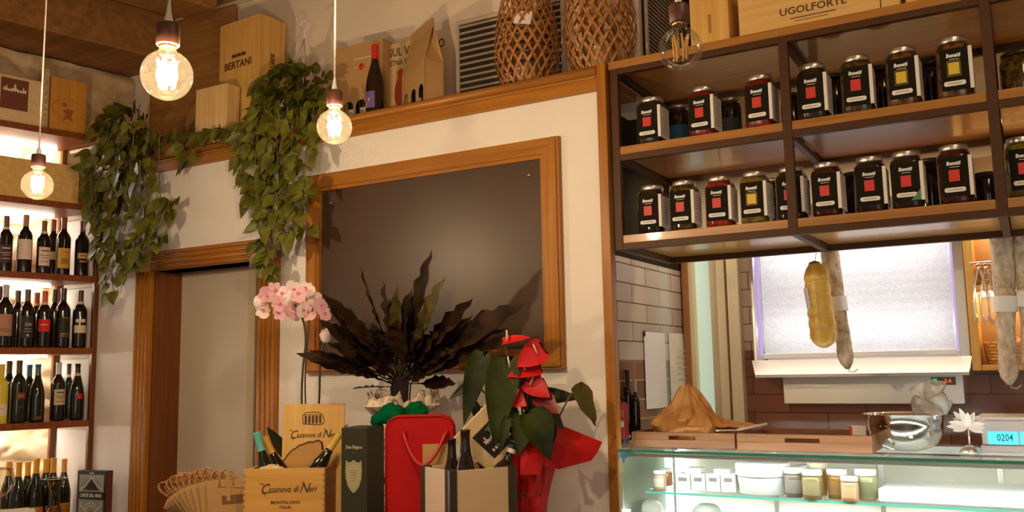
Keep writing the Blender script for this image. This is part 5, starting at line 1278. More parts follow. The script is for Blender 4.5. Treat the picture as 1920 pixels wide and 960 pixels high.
fl = [(500, 552, 0), (520, 570, 0), (513, 545, 0), (535, 552, 1), (548, 540, 1), (560, 552, 0), (575, 545, 1), (585, 560, 1), (545, 575, 0), (565, 580, 1), (600, 572, 0), (608, 585, 0), (528, 590, 0), (555, 592, 0), (492, 582, 1), (580, 590, 0)]
for px, py, k in fl:
    c = P3(px+rr.uniform(-3, 3), py+rr.uniform(-3, 3), 3.50+rr.uniform(-.05, .04)); mb = MB()
    nrm = (EYE-OB-c).normalized()+Vector((rr.uniform(-.5, .5), rr.uniform(-.5, .5), rr.uniform(-.3, .4))); nrm.normalize()
    u = nrm.orthogonal().normalized(); v = nrm.cross(u); a0 = rr.uniform(0, 6)
    for i in range(5):
        a = a0+2*PI*i/5; dr = u*math.cos(a)+v*math.sin(a); big = i in (1, 4)
        blade(mb, c+nrm*(.002*i), dr+nrm*.15, nrm, .036 if big else .032, .040 if big else .024, PETAL, fold=-.06)
    o = mb.build('blossom', pet2 if k else pet, t)
    mb = MB(); mb.ball(c+nrm*.006-v*.004, .006, .006, .006, 10, 6); blade(mb, c+nrm*.004, -v+nrm*.6, nrm, .016, .014, PETAL); mb.build('lip', lipm, o)
for px, py in ((611, 630), (622, 618), (486, 566)):
    c = P3(px, py, 3.50); mb = MB(); mb.ball(c, .025, .02, .028, 14, 8)
    nrm = (EYE-OB-c).normalized(); u = nrm.orthogonal().normalized(); v = nrm.cross(u)
    for i in range(3): blade(mb, c-v*.01, u*math.cos(2.1*i)+v*math.sin(2.1*i)+nrm*.9, nrm, .026, .024, PETAL, fold=-.1)
    mb.build('bud', pet2, t)

# ------------------------------------------------------------------ calathea in a paper wrap with a green bow
cb_ = on_table(752, 3.42); CB = Vector(cb_)
t = thing('calathea', 'big dark leaved calathea in a printed paper wrap in front of the blackboard', 'plant', cb_)
def P4(px, py, d): return dep(px, py, d)-CB
M_CAL = two('calathea_leaf', (26, 14, 6), (52, 34, 14), (12, 12, 12), .65, 3, spec=.15); M_CALB = two('calathea_light_leaf', (58, 50, 16), (86, 74, 26), (20, 20, 20), .5, 3, spec=.3)
lv = [(752, 700, 806, 474, .075, 0), (745, 700, 678, 500, .066, 0), (742, 705, 612, 552, .075, 0), (740, 705, 606, 600, .070, 0), (760, 700, 972, 566, .105, 0), (762, 705, 940, 612, .085, 0), (755, 700, 830, 520, .075, 1), (742, 690, 744, 540, .050, 1),
      (738, 710, 620, 640, .060, 0), (735, 715, 584, 652, .045, 0), (760, 710, 880, 560, .085, 0), (765, 715, 905, 640, .080, 0), (748, 700, 720, 530, .075, 0), (748, 705, 770, 545, .085, 0), (738, 715, 640, 600, .080, 0), (740, 715, 660, 650, .085, 0), (745, 715, 700, 610, .095, 0),
      (755, 715, 820, 620, .10, 0), (760, 715, 850, 660, .095, 0), (765, 720, 852, 716, .06, 0), (735, 720, 662, 690, .05, 0), (733, 725, 662, 726, .040, 0), (750, 710, 745, 600, .10, 0), (756, 710, 790, 640, .11, 0), (742, 712, 712, 660, .10, 0), (758, 718, 810, 690, .08, 0), (770, 720, 870, 600, .07, 0)]
rq = random.Random(31)
for i in range(26):
    a_ = rq.uniform(.10, .93)*PI; L_ = rq.uniform(90, 190); lv.append((750+rq.uniform(-16, 16), 705+rq.uniform(-8, 14), 750+L_*1.05*math.cos(a_), 712-L_*.92*math.sin(a_), rq.uniform(.05, .085), 0))
rr = random.Random(12); groups = {0: MB(), 1: MB()}; stems = MB()
CAL = [(0, .02), (.30, .03), (.36, .30), (.45, .72), (.56, .96), (.66, 1.0), (.76, .88), (.86, .62), (.94, .28), (1.0, .02)]
for i, (bx_, by_, tx, ty, wd_, k) in enumerate(lv):
    a = P4(bx_, by_, 3.42); b = P4(tx, ty, 3.35+rr.uniform(-.14, .02) - (.06 if k else 0) - max(0, tx-880)*.0012); mid = a.lerp(b, .35)
    stems.tube([Vector((a.x*.3, a.y*.3, .17)), a, mid], .003, 6)
    nrm = Vector((rr.uniform(-.4, .4), -.8, rr.uniform(.2, .9)))
    fine = []
    for q in range(19):
        tt = q/18; w_ = 0
        for (t0, w0), (t1, w1) in zip(CAL, CAL[1:]):
            if t0 <= tt <= t1: w_ = w0+(w1-w0)*(tt-t0)/(t1-t0)
        fine.append((tt, w_*(1+.12*math.sin(q*2.6))))
    blade(groups[k], a, b-a, nrm, (b-a).length*1.03, wd_, fine, droop=.06, fold=.14, wave=.10)
groups[0].build('dark_leaves', M_CAL, t); o = groups[1].build('light_leaves', M_CALB, t); stems.build('stems', mat('dark_stem', (.03, .02, .012), .6), t)
MB().lathe([(0, .0), (.062, 0), (.068, .004), (.085, .15), (.088, .152), (.088, .158), (.08, .158), (0, .15)], 26).build('pot', mat('dark_plastic_pot', (.03, .025, .02), .5), t)
def crumple(name, prof, seg, amp, seed, m, parent, M=None, freq=3.0, start=0):
    mb = MB(); vs = []; fs = []
    for j, (r, z) in enumerate(prof):
        for i in range(seg):
            a = 2*PI*i/seg; n1 = noise.noise(Vector((math.cos(a)*freq, math.sin(a)*freq, z*9+seed))); n2 = noise.noise(Vector((math.cos(a)*freq*3, math.sin(a)*freq*3, z*20+seed)))
            rr_ = r*(1+amp*(n1+.5*n2)*(1 if j >= start else .2)); vs.append((rr_*math.cos(a), rr_*math.sin(a), z+(amp*.16*n2+.05*amp*n1 if j == len(prof)-1 else 0)))
    for j in range(len(prof)-1):
        for i in range(seg): fs.append([j*seg+i, j*seg+(i+1) % seg, (j+1)*seg+(i+1) % seg, (j+1)*seg+i])
    mb.add(vs, fs, M, 0, False)
    return mb.build(name, m, parent)
zb_ = dep(750, 790, 3.36).z-TZT
M_WRAP = two('printed_wrapping_paper', (138, 108, 84), (226, 208, 184), (44, 44, 44), .7, 4, .38, .48, dist=1.2)
crumple('paper_wrap', [(.075, .004), (.085, .06), (.078, zb_-.02), (.070, zb_), (.105, zb_+.030), (.140, zb_+.055), (.130, zb_+.100)], 46, .34, 2.0, M_WRAP, t, freq=2.2, start=3)
bow = bpy.data.objects.new('tulle_bow', None); bow = None
mb = MB()
def puff(mb, c, rx, ry, rz, seed):
    o = len(mb.v); mb.ball(c, rx, ry, rz, 26, 16); c = Vector(c)
    for i in range(o, len(mb.v)):
        d_ = mb.v[i]-c; mb.v[i] = c + d_*(1+.38*noise.noise(d_*34+Vector((seed, 0, 0)))+.2*noise.noise(d_*80))
pb1 = P4(733, 776, 3.26); pb2 = P4(779, 770, 3.26); kn = P4(757, 782, 3.26)
puff(mb, pb1, .052, .03, .036, 1); puff(mb, pb2, .045, .028, .030, 5); mb.ball(kn, .014, .012, .014, 12, 8); puff(mb, P4(710, 786, 3.27), .03, .02, .025, 9)
mb.build('tulle_bow', cloth_light('green_tulle', (.004, .15, .052), .35), t)

# ------------------------------------------------------------------ anthurium in a red paper wrap
ab = on_table(985, 3.10); AB = Vector(ab)
t = thing('anthurium', 'red flowering anthurium wrapped in red paper at the right end of the table', 'plant', ab)
def P5(px, py, d=3.02): return dep(px, py, d+.06)-AB
M_ALEAF = two('anthurium_leaf', (24, 32, 5), (58, 66, 14), (9, 9, 9), .5, 3, spec=.22)
M_AL2 = two('yellow_green_leaf', (72, 62, 16), (98, 84, 26), (9, 9, 9), .45, 3)
ARROW = [(0, .0), (-.16, .50), (-.13, .72), (.04, .98), (.2, 1.0), (.4, .86), (.6, .62), (.8, .34), (.93, .14), (1.0, .01)]
al = [(900, 676, 866, 792, .12, 3.0), (945, 690, 925, 832, .17, 2.95), (928, 760, 940, 800, .10, 3.0), (885, 720, 838, 744, .055, 3.05), (890, 760, 900, 800, .05, 3.05), (1010, 745, 1090, 735, .10, 3.10), (1000, 780, 1035, 858, .17, 2.90), (985, 790, 970, 850, .12, 2.92), (960, 770, 905, 800, .10, 2.96), (1020, 770, 1060, 800, .10, 2.98), (975, 700, 1020, 712, .09, 3.10), (990, 690, 985, 760, .14, 3.06), (1000, 720, 1000, 800, .15, 3.02), (950, 790, 935, 850, .05, 2.9), (1020, 800, 1030, 850, .12, 2.93)]
mb = MB(); sm = MB(); ctr = P5(985, 850)
for (bx_, by_, tx, ty, wd_, d) in al:
    a = P5(bx_, by_, d); b = P5(tx, ty, d-.02); nrm = (EYE-AB-a).normalized()+Vector((0, 0, .35))
    blade(mb, a, b-a, nrm, (b-a).length*1.04, wd_*.66, ARROW, droop=.25, fold=.20)
    sm.tube(smooth([ctr+Vector((0, 0, -.05)), ctr.lerp(a, .6)+Vector((0, 0, .03)), a], 5), .0028, 6)
mb.build('leaves', M_ALEAF, t)
mb = MB(); a = P5(1084, 732, 2.98); b = P5(1117, 794, 2.98); blade(mb, a, b-a, (EYE-AB-a)+Vector((2.5, 1, 0)), (b-a).length*1.08, .075, ARROW, droop=.1, fold=.2, wave=.07); mb.build('single_leaf', M_AL2, t)
sm.tube(smooth([P5(1040, 800, 2.98), P5(1058, 762, 2.98), P5(1072, 738, 2.98), P5(1084, 732, 2.98)], 6), .0032, 7)
M_SPA = mat('red_spathe', (.52, .008, .010), .45, spec=.3); M_SPD = mat('dark_red_spathe', (.22, .010, .012), .35)
SP = [(0, .25), (-.12, .62), (-.05, .9), (.15, 1.0), (.4, .92), (.65, .66), (.85, .32), (1, .02)]
sp = [(946, 641, 990, 628, .035, (.2, -.3, 2.2), 0), (1014, 656, 970, 680, .080, (.3, -.3, .6), 0), (1008, 690, 955, 698, .060, (-.1, -.2, .9), 0), (972, 694, 962, 714, .055, (0, -.3, .2), 0),
      (990, 716, 1030, 738, .070, (.2, -.3, .5), 0), (956, 741, 986, 756, .065, (0, -.3, .5), 0), (1012, 744, 1046, 770, .065, (.6, -.3, .3), 1)]
spad = mat('cream_spadix', (.72, .56, .34), .6)
for i, (bx_, by_, tx, ty, wd_, nn, dk) in enumerate(sp):
    a = P5(bx_, by_, 2.96); b = P5(tx, ty, 2.93); mb = MB(); blade(mb, a, b-a, Vector(nn)*.5+(EYE-AB-a).normalized()*.9, max(.055, (b-a).length*1.1), wd_*1.1, SP, fold=.16, droop=.2)
    o = mb.build('flower', M_SPD if dk else M_SPA, t); sm.tube(smooth([ctr, ctr.lerp(a, .6), a], 4), .0024, 6)
    tips = {0: (951, 640, 950, 619), 1: (1008, 664, 999, 644), 2: (956, 688, 952, 668), 3: (984, 694, 982, 682), 4: (994, 722, 1000, 706), 5: (966, 742, 972, 730)}.get(i)
    if tips: MB().tube([P5(tips[0], tips[1], 2.945), P5(tips[2], tips[3], 2.945)], [.0042, .0026], 8).build('spadix', spad, o)
sm.build('stems', mat('anthurium_stem', (.11, .09, .03), .5), t)
M_REDP = mat('red_wrapping_paper', (.46, .008, .006), .5, spec=.25, bump=.10, bscale=14)
MB().lathe([(0, .0), (.055, 0), (.06, .004), (.075, .13), (.078, .134), (0, .13)], 24).build('pot', mat('brown_plastic_pot', (.10, .05, .03), .5), t)
zt_ = P5(985, 838).z
crumple('paper_wrap', [(.052, .003), (.066, .03), (.074, .09), (.076, .14), (.088, .20), (.086, zt_-.05), (.100, zt_)], 40, .22, 6.0, M_REDP, t, start=3)
mb = MB()
def sheet(pts, d, bulge):
    P = [P5(x, y, d_) for (x, y), d_ in zip(pts, d)]; c = sum(P, Vector())/len(P) + Vector((0, -bulge, 0)); n = len(P)
    back = [p+Vector((.004, .006, 0)) for p in P]
    vs = P+[c]+back+[c+Vector((.004, .006, 0))]
    fs = [[i, (i+1) % n, n] for i in range(n)] + [[n+1+(i+1) % n, n+1+i, 2*n+1] for i in range(n)] + [[i, n+1+i, n+1+(i+1) % n, (i+1) % n] for i in range(n)]
    mb.add(vs, fs, None, 0, False)
sheet([(1012, 812), (1042, 795), (1085, 812), (1126, 829), (1117, 848), (1105, 864), (1075, 872), (1045, 880), (1020, 872)], [2.93, 3.0, 3.02, 3.0, 2.98, 2.97, 2.95, 2.93, 2.92], .02)
mb.build('wrap_wing', M_REDP, t); mb = MB()
sheet([(977, 828), (1000, 822), (1012, 850), (1010, 890), (975, 890)], [2.92, 2.95, 2.92, 2.90, 2.90], .015)
mb.build('wrap_flap', M_REDP, t); mb = MB()
sheet([(874, 815), (894, 797), (905, 820), (890, 850), (868, 846)], [3.05, 3.06, 3.08, 3.06, 3.05], .01)
mb.build('wrap_flap', M_REDP, t)
# ================================================================== DELI COUNTER
CX0, CX1, CY0, CY1, CZT = -1.300, 1.10, 2.985, 3.62, 1.2675
t = thing('display_case', 'glass fronted deli display case with glowing white interior', 'display case', (CX0, CY0, 0)); o0 = Vector(t.location)
def L(mb): mb.v = [v-o0 for v in mb.v]; return mb
g = L(MB().box((CX0, CY0, CZT-.011), (CX1, CY1, CZT), None, .001)).build('top_pane', M_GLASS, t)
L(MB().box((CX0, CY0-.0012, CZT-.0105), (CX1, CY0-.0004, CZT-.0005), None, 0)).build('top_pane_edge', M_GLASSEDGE, t)
L(MB().box((CX0+.012, CY0+.012, .96), (CX1, CY0+.018, CZT-.0115), None, 0)).build('front_pane', M_GLASS, t)
L(MB().box((CX0+.002, CY0+.002, .96), (CX0+.010, CY1, CZT-.0115), None, 0)).build('side_pane', glass_thin('greenish_side_pane', (.86, .95, .88), .5, .02, .40, (.78, .95, .84)), t)
L(MB().box((CX0-.0005, CY0-.0005, .90), (CX0+.0018, CY0+.012, CZT-.0115), None, 0)).build('side_pane_edge', M_GLASSEDGE, t)
L(MB().box((CX0+.03, CY0+.020, CZT-.026), (CX1, CY0+.024, CZT-.0125), None, .001)).build('light_rail', M_STEEL, t)
L(MB().box((CX0+.04, CY0+.026, CZT-.022), (CX1, CY0+.038, CZT-.013), None, .0)).build('led_tube', emit('case_led', CASE_COL, 40), t)
L(MB().box((CX0+.02, CY1-.05, CZT-.04), (CX1, CY1-.01, CZT-.0125), None, .001)).build('back_rail', M_STEEL, t)
L(MB().box((CX0+.02, CY1-.07, .97), (CX1, CY1-.060, CZT-.045), None, 0)).build('rear_doors', mat('satin_rear_doors', (.60, .56, .48), .35), t)
for x in (CX0+.40, CX0+.78, CX0+1.16): L(MB().box((x, CY1-.085, .97), (x+.018, CY1-.0705, CZT-.045), None, .001)).build('rear_door_stile', M_STEEL, t)
L(MB().box((CX0+.012, CY0+.02, .94), (CX1, CY1-.07, .96), None, .001)).build('deck', mat('white_enamel', (.82, .83, .80), .3), t)
L(MB().box((CX0, CY0, .06), (CX1, CY1, .94), None, .003)).build('base_cabinet', mat('white_laminate', (.68, .64, .58), .4), t)
L(MB().box((CX0+.018, CY1-.10, .97), (CX0+.030, CY1-.088, CZT-.05), None, 0)).build('led_tube', MC['case_led'], t)
for y in (CY1-.08,): L(MB().box((CX0+.05, y-.012, .961), (CX1, y, .972), None, 0)).build('led_tube', MC['case_led'], t)
MB().prism([(0, 0), (.028, 0), (.026, -.016), (.018, -.018), (.016, -.034), (.008, -.036), (.006, -.02), (0, -.016)], .0008, T(.012, -.0015, CZT-.012)).build('blue_tag', mat('blue_tag', (.10, .30, .62), .5), t)
GS = 1.116; sx0 = -1.235
L(MB().box((sx0, CY0+.09, GS-.008), (CX1-.02, CY1-.10, GS), None, .0005)).build('glass_shelf', M_GLASS, t)
L(MB().box((sx0, CY0+.0885, GS-.0078), (CX1-.02, CY0+.0895, GS-.0002), None, 0)).build('glass_shelf_edge', mat('aqua_glass_edge', (.16, .62, .55), .2, spec=.6), t)
for x in (sx0+.06, -.50, .3): L(MB().box((x, CY1-.16, GS-.0085), (x+.012, CY1-.071, GS-.0282), None, .001)).build('shelf_bracket', M_STEEL, t)
# inside the case
GZ = GS+.0006
def small_jar(px, py_top, py_bot, y, m, lid, label, lab=None):
    b = onY(px, py_bot, y); tp = onY(px, py_top, y); r = .030; h = tp.z-GZ
    t = thing('small_jar', label, 'jar', (b.x, y, GZ), 0, 'small jars in the display case')
    r = min(.036, h*.36); t['r'] = 0
    del t['r']
    MB().lathe([(0, 0), (r*.95, 0), (r, .004), (r, h*.70), (r*.88, h*.78), (0, h*.785)], 22).build('glass', m, t)
    MB().lathe([(0, h), (r*.90, h), (r*.96, h-.003), (r*.96, h*.79), (0, h*.79)], 22).build('lid', lid, t)
    if lab:
        q = MB(); vs = []; n = 10
        for z in (h*.14, h*.60):
            for i in range(n+1): a = -PI/2-.9+1.8*i/n; vs.append(((r+.0006)*math.cos(a), (r+.0006)*math.sin(a), z))
        q.add(vs, [[i, i+1, i+n+2, i+n+1] for i in range(n)], None, 0, True); q.build('label', lab, t)
MJ = mat; wl = mat('white_jar_lid', (.80, .79, .76), .4)
small_jar(1238, 882, 913, 3.14, mat('pinkish_jar', (.55, .36, .28), .2), wl, 'small pinkish jar at the left end of the case shelf', mat('pink_jar_label', (.72, .60, .52), .6))
small_jar(1250, 878, 908, 3.24, mat('orange_jar', (.52, .22, .10), .2), wl, 'small orange jar behind the pinkish one in the case')
small_jar(1491, 876, 922, 3.13, mat('grey_pate', (.15, .12, .09), .2), wl, 'small jar of grey spread, right of the white tub', mat('mauve_label', (.24, .20, .19), .6))
small_jar(1512, 872, 918, 3.24, mat('grey_pate', (.15, .12, .09), .2), wl, 'small jar behind the grey spread in the case')
small_jar(1524, 880, 922, 3.10, mat('olive_spread', (.22, .17, .06), .2), wl, 'small jar of olive coloured spread in the case', mat('khaki_label', (.30, .25, .13), .6))
small_jar(1535, 866, 916, 3.21, mat('amber_honey', (.40, .20, .03), .15), mat('pale_gold_lid', (.62, .56, .38), .35), 'tallest small jar, amber with a pale gold lid, in the case')
small_jar(1571, 879, 925, 3.14, mat('mustard', (.26, .12, .02), .15), wl, 'small jar with a yellow collar in the case', mat('brown_jar_label', (.28, .15, .05), .6))
small_jar(1594, 893, 929, 3.09, mat('peach_jar', (.50, .27, .14), .2), wl, 'short jar with an orange striped label in the case', mat('orange_stripe_label', (.70, .42, .26), .6))
small_jar(1625, 879, 925, 3.14, mat('sage_jar', (.28, .26, .13), .2), wl, 'small sage coloured jar beside the white tray', mat('green_grey_label', (.18, .18, .09), .6))
q = onY(1571, 893, 3.14)
# white tub
q0 = onY(1381, 890, 3.18); q1 = onY(1482, 890, 3.18); cx = (q0.x+q1.x)/2; r = (q1.x-q0.x)/2; h = onY(1430, 866, 3.18).z-GZ
t = thing('white_tub', 'round white lidded tub in the middle of the case shelf', 'tub', (cx, 3.18, GZ))
M_TUB = mat('white_plastic_tub', (.86, .87, .86), .35)
MB().lathe([(0, 0), (r*.86, 0), (r*.88, .003), (r*.95, h*.62), (r*.95, h*.64), (0, h*.645)], 36).build('body', M_TUB, t)
MB().lathe([(r*.93, h*.58), (r*.99, h*.58), (r, h*.60), (r, h*.93), (r*.97, h*.985), (r*.9, h), (0, h)], 36).build('lid', M_TUB, t)
# cartons
M_CART = mat('white_carton', (.84, .84, .80), .5)
for i, (px0, px1, yt, yb, y, lb_) in enumerate(((1266, 1294, 888, 920, 3.14, 'leftmost white carton in the row on the case shelf'), (1295, 1322, 888, 920, 3.14, 'second white carton from the left in the row'), (1323, 1350, 888, 920, 3.14, 'third white carton from the left in the row'), (1351, 1379, 888, 920, 3.14, 'rightmost white carton in the row, beside the tub'))):
    a = onY(px0, 900, y); b = onY(px1, 900, y); h = onY(px0, yt, y).z-GZ
    t = thing('white_carton', lb_, 'carton', (a.x, y, GZ), 0, 'white cartons in the display case')
    MB().box((.001, 0, 0), (b.x-a.x-.001, .07, h), None, .001).build('body', M_CART, t)
    MB().box((.012, -.0006, h*.55), (b.x-a.x-.012, 0, h*.78), None, 0).build('print', M_GREYPRINT, t)
hc = onY(1266, 888, 3.14).z-GZ
for px0, px1, lb_ in ((1285, 1313, 'white carton lying on top of the row, left one'), (1338, 1368, 'white carton lying on top of the row, right one')):
    a = onY(px0, 880, 3.145); b = onY(px1, 880, 3.145)
    t = thing('white_carton', lb_, 'carton', (a.x, 3.145, GZ+hc+.0006), 0, 'white cartons in the display case')
    MB().box((0, 0, 0), (b.x-a.x, .06, .020), None, .001).build('body', M_CART, t); MB().box((.004, -.0005, .008), (b.x-a.x-.004, 0, .0095), None, 0).build('seam', mat('pale_grey_line', (.6, .6, .58), .6), t)
a = onY(1646, 925, 3.10)
t = thing('white_tray', 'large white tray on the right half of the case shelf', 'tray', (a.x, 3.105, GZ))
MB().box((0, 0, 0), (.95, .26, .040), None, .004).build('body', M_TUB, t); MB().box((.01, .01, .0405), (.94, .25, .043), None, .001).build('lid', M_TUB, t)
a = onY(1340, 958, 3.2)
for px, lb_ in ((1170, 'round white dish at the left of the case floor'), (1325, 'round white dish in the middle of the case floor')):
    a = onY(px, 955, 3.22); t = thing('white_dish', lb_, 'dish', (a.x+(.10 if px < 1200 else 0), 3.22, .9605)); MB().lathe([(0, 0), (.04, 0), (.05, .01), (.052, .075), (.045, .09), (.03, .1), (0, .104)], 28).build('body', M_TUB, t); MB().lathe([(.0525, .055), (.054, .058), (.0525, .062)], 28).build('rim', M_TUB, t)

# ------------------------------------------------------------------ on top of the case
Z1 = CZT+.0006
M_TRAY = wood('tray_wood', (106, 66, 36), (138, 92, 56), 'x', .55); M_TRAYY = wood('tray_wood_across', (120, 78, 44), (152, 106, 66), 'y', .55)
def tray(px0, px1, pyt, y, depth, label):
    a = onY(px0, pyt, y); b = onY(px1, pyt, y); w = b.x-a.x; h = max(.045, (onY((px0+px1)/2, pyt, y).z-Z1))
    t = thing('wooden_tray', label, 'tray', (a.x, y, Z1), 0, 'wooden trays on the display case')
    # front with a slot handle
    sx0_, sx1_ = w*.37, w*.63; z0, z1 = h*.52, h*.78
    for yy in (0, depth-.012):
        mb = MB().box((0, yy, 0), (w, yy+.012, z0), None, .001); mb.box((0, yy, z1), (w, yy+.012, h), None, .001); mb.box((0, yy, z0), (sx0_, yy+.012, z1), None, 0); mb.box((sx1_, yy, z0), (w, yy+.012, z1), None, 0)
        mb.build('end_with_handle', M_TRAY, t)
    for x in (0, w-.012): MB().box((x, .0122, 0), (x+.012, depth-.0122, h), None, .001).build('side', M_TRAYY, t)
    MB().box((.0122, .0122, 0), (w-.0122, depth-.0122, .008), None, 0).build('bottom', M_TRAY, t)
    return t, w, h
tr1, w1, h1 = tray(1184, 1377, 811, 3.09, .30, 'wooden tray with a slot handle holding the crumpled paper bag')
tr2, w2, h2 = tray(1381, 1634, 815, 3.07, .30, 'wooden tray with a slot handle left of the steel bowl')
# crumpled kraft bag in the first tray
mb = MB(); n = 30; rings = [(.140, .0), (.150, .03), (.146, .065), (.125, .09), (.095, .115), (.066, .140), (.040, .180), (.024, .205)]
vs = []; fs = []
for j, (r, z) in enumerate(rings):
    for i in range(n):
        a = 2*PI*i/n; q = Vector((math.cos(a)*2.2, math.sin(a)*2.2, z*14)); f = 1+.42*noise.noise(q)+.22*noise.noise(q*2.6)
        vs.append((r*f*math.cos(a)*.95-.022*(z/.19), r*f*math.sin(a)*.72, z*(1+.10*noise.noise(q*1.7)) if j else 0))
for j in range(len(rings)-1):
    for i in range(n): fs.append([j*n+i, j*n+(i+1) % n, (j+1)*n+(i+1) % n, (j+1)*n+i])
fs.append(list(range(n))); fs.append([(len(rings)-1)*n+i for i in range(n)])
mb.add(vs, fs, None, 0, False)
q = onY(1302, 800, 3.24)
t = thing('crumpled_bag', 'crumpled kraft paper bag lying in the left wooden tray', 'bag', (q.x, 3.235, Z1+.0088))
M_BAG = two('bag_paper', (172, 118, 60), (206, 154, 92), (14, 14, 14), .75, 5, bump=.5)
mb.build('body', M_BAG, t)
mb = MB(); vs = []; fs = []
for i in range(9):
    s = i/8
    for j in range(5):
        u = j/4; vs.append((.06+s*.17, (u-.5)*(.14-.05*s), .060-.010*s+.016*noise.noise(Vector((s*4, u*3, 1)))+.022*math.sin(PI*u)*(1-s)+.014*s))
for i in range(8):
    for j in range(4): fs.append([i*5+j, i*5+j+1, i*5+j+6, i*5+j+5])
mb.add(vs, fs, None, 0, False); mb.build('open_mouth', M_BAG, t)
# pale stick
a = onY(1386, 815, 3.16); b = onY(1440, 803, 3.20); mz = Z1+max(h1, h2)+.006
t = thing('spatula', 'pale spatula lying across the edges of the two trays', 'spatula', (a.x, 3.14, mz))
d = Vector((b.x-a.x, .05, .018)); MB().tube([Vector(), d*.5, d], [.0045, .0055, .006], 8).build('handle', mat('pale_plastic', (.74, .66, .56), .45), t)
MB().box((-.075, -.018, -.0015), (.0, .018, .0015), RZ(.4), .0008).build('blade', mat('pale_plastic', (.74, .66, .56), .45), t)
# white card
q = onY(1608, 803, 3.28)
t = thing('white_card', 'small white card standing in the second wooden tray beside the bowl', 'card', (q.x, 3.28, Z1+.0088))
MB().box((-.026, 0, 0), (.026, .004, q.z-Z1), None, .001).build('card', M_WHITE, t); MB().box((-.026, -.0008, 0), (-.018, 0, q.z-Z1-.002), None, 0).build('red_edge', M_RED, t)
# steel bowl
q0 = onY(1618, 776, 3.24); q1 = onY(1776, 776, 3.24); r = (q1.x-q0.x)/2; zt_ = onY(1696, 776, 3.24).z
t = thing('steel_bowl', 'large polished steel bowl standing on the display case', 'bowl', ((q0.x+q1.x)/2, 3.24, Z1+.0)); h = zt_-Z1
pr = [(0, .0), (r*.40, .0), (r*.55, h*.05), (r*.74, h*.20), (r*.86, h*.42), (r*.90, h*.70), (r*.91, h*.97), (r*1.0, h*1.0), (r*1.0, h*1.012), (r*.90, h*1.0), (r*.885, h*.70), (r*.845, h*.43), (r*.72, h*.22), (r*.54, h*.07), (0, h*.03)]
MB().lathe(pr, 48).build('body', M_CHROME, t)
# clear bag over the rim
mb = MB(); c = onY(1748, 752, 3.23)
for k, (px, py, s_) in enumerate(((1738, 762, .050), (1752, 735, .040), (1728, 732, .028), (1766, 752, .034))):
    p = onY(px, py, 3.23); o_ = len(mb.v); mb.ball((p.x-c.x, p.y-c.y-.01*k, p.z-c.z), s_, s_*.7, s_*.9, 20, 12)
    for i in range(o_, len(mb.v)): v = mb.v[i]; mb.v[i] = v + Vector((noise.noise(v*30), noise.noise(v*30+Vector((9, 0, 0))), noise.noise(v*34+Vector((0, 5, 0)))))*.022
b_ = mb.build('plastic_bag', glass_thin('crinkled_plastic', (.97, .96, .95), .9, .15, .34, (.95, .91, .87), True)); b_.location = c; tag(b_, 'crinkled clear plastic bag hanging over the steel bowl', 'bag')
# napkin holder with a white fan
q = onY(1819, 845, 3.17); qt = onY(1816, 800, 3.17)
t = thing('napkin_stand', 'small stand with a fan of white paper spikes between bowl and scale', 'stand', (q.x, 3.17, Z1)); hz = qt.z-Z1
MB().lathe([(0, 0), (.030, 0), (.032, .004), (.020, .018), (.010, .024), (0, .025)], 24).build('foot', M_STEEL, t); MB().tube([(0, 0, .02), (0, 0, hz)], .0028, 8).build('rod', M_STEEL, t)
mb = MB(); rr = random.Random(4)
for i in range(13):
    a = -.6+PI*1.35*i/12; dv = Vector((math.cos(a), -.35+.5*rr.random(), math.sin(a)*.8+.1)); blade(mb, Vector((0, 0, hz)), dv, Vector((0, -1, .3)), rr.uniform(.045, .065), .024, [(0, .3), (.3, .9), (.6, .8), (.85, .4), (1, .02)], fold=.2)
mb.build('paper_fan', mat('white_napkin', (.80, .74, .70), .7), t)
# scale
q0 = onY(1838, 785, 3.22); zt_ = onY(1838, 781, 3.22).z
t = thing('shop_scale', 'grey electronic shop scale with a lit blue display at the right edge', 'scale', (q0.x, 3.22, Z1)); h = zt_-Z1
M_SC = mat('scale_grey', (.50, .42, .42), .4)
MB().box((0, 0, .022), (.40, .12, h-.010), None, .006).build('housing', M_SC, t); MB().box((-.005, -.01, 0), (.40, .24, .022), None, .004).build('base', M_SC, t); MB().box((-.008, .0, h-.010), (.42, .20, h), None, .003).build('pan', M_STEEL, t)
zc_ = onY(1880, 821, 3.22).z-Z1; xa = onY(1852, 820, 3.22).x-q0.x; xb = onY(1909, 820, 3.22).x-q0.x
dsp = MB().box((xa, -.003, zc_-.020), (xb, .001, zc_+.020), None, .001).build('display', emit('lcd_blue', (.10, .62, .85), 1.6), t)
MB().text('0204', .030, T((xa+xb)/2+.006, -.0036, zc_), off=.0003, sx=.75).build('digits', mat('lcd_ink', (.02, .10, .16), .5), dsp)
MB().box((xb+.006, -.003, zc_-.020), (xb+.09, .001, zc_+.020), None, .001).build('display', MC['lcd_blue'], t)
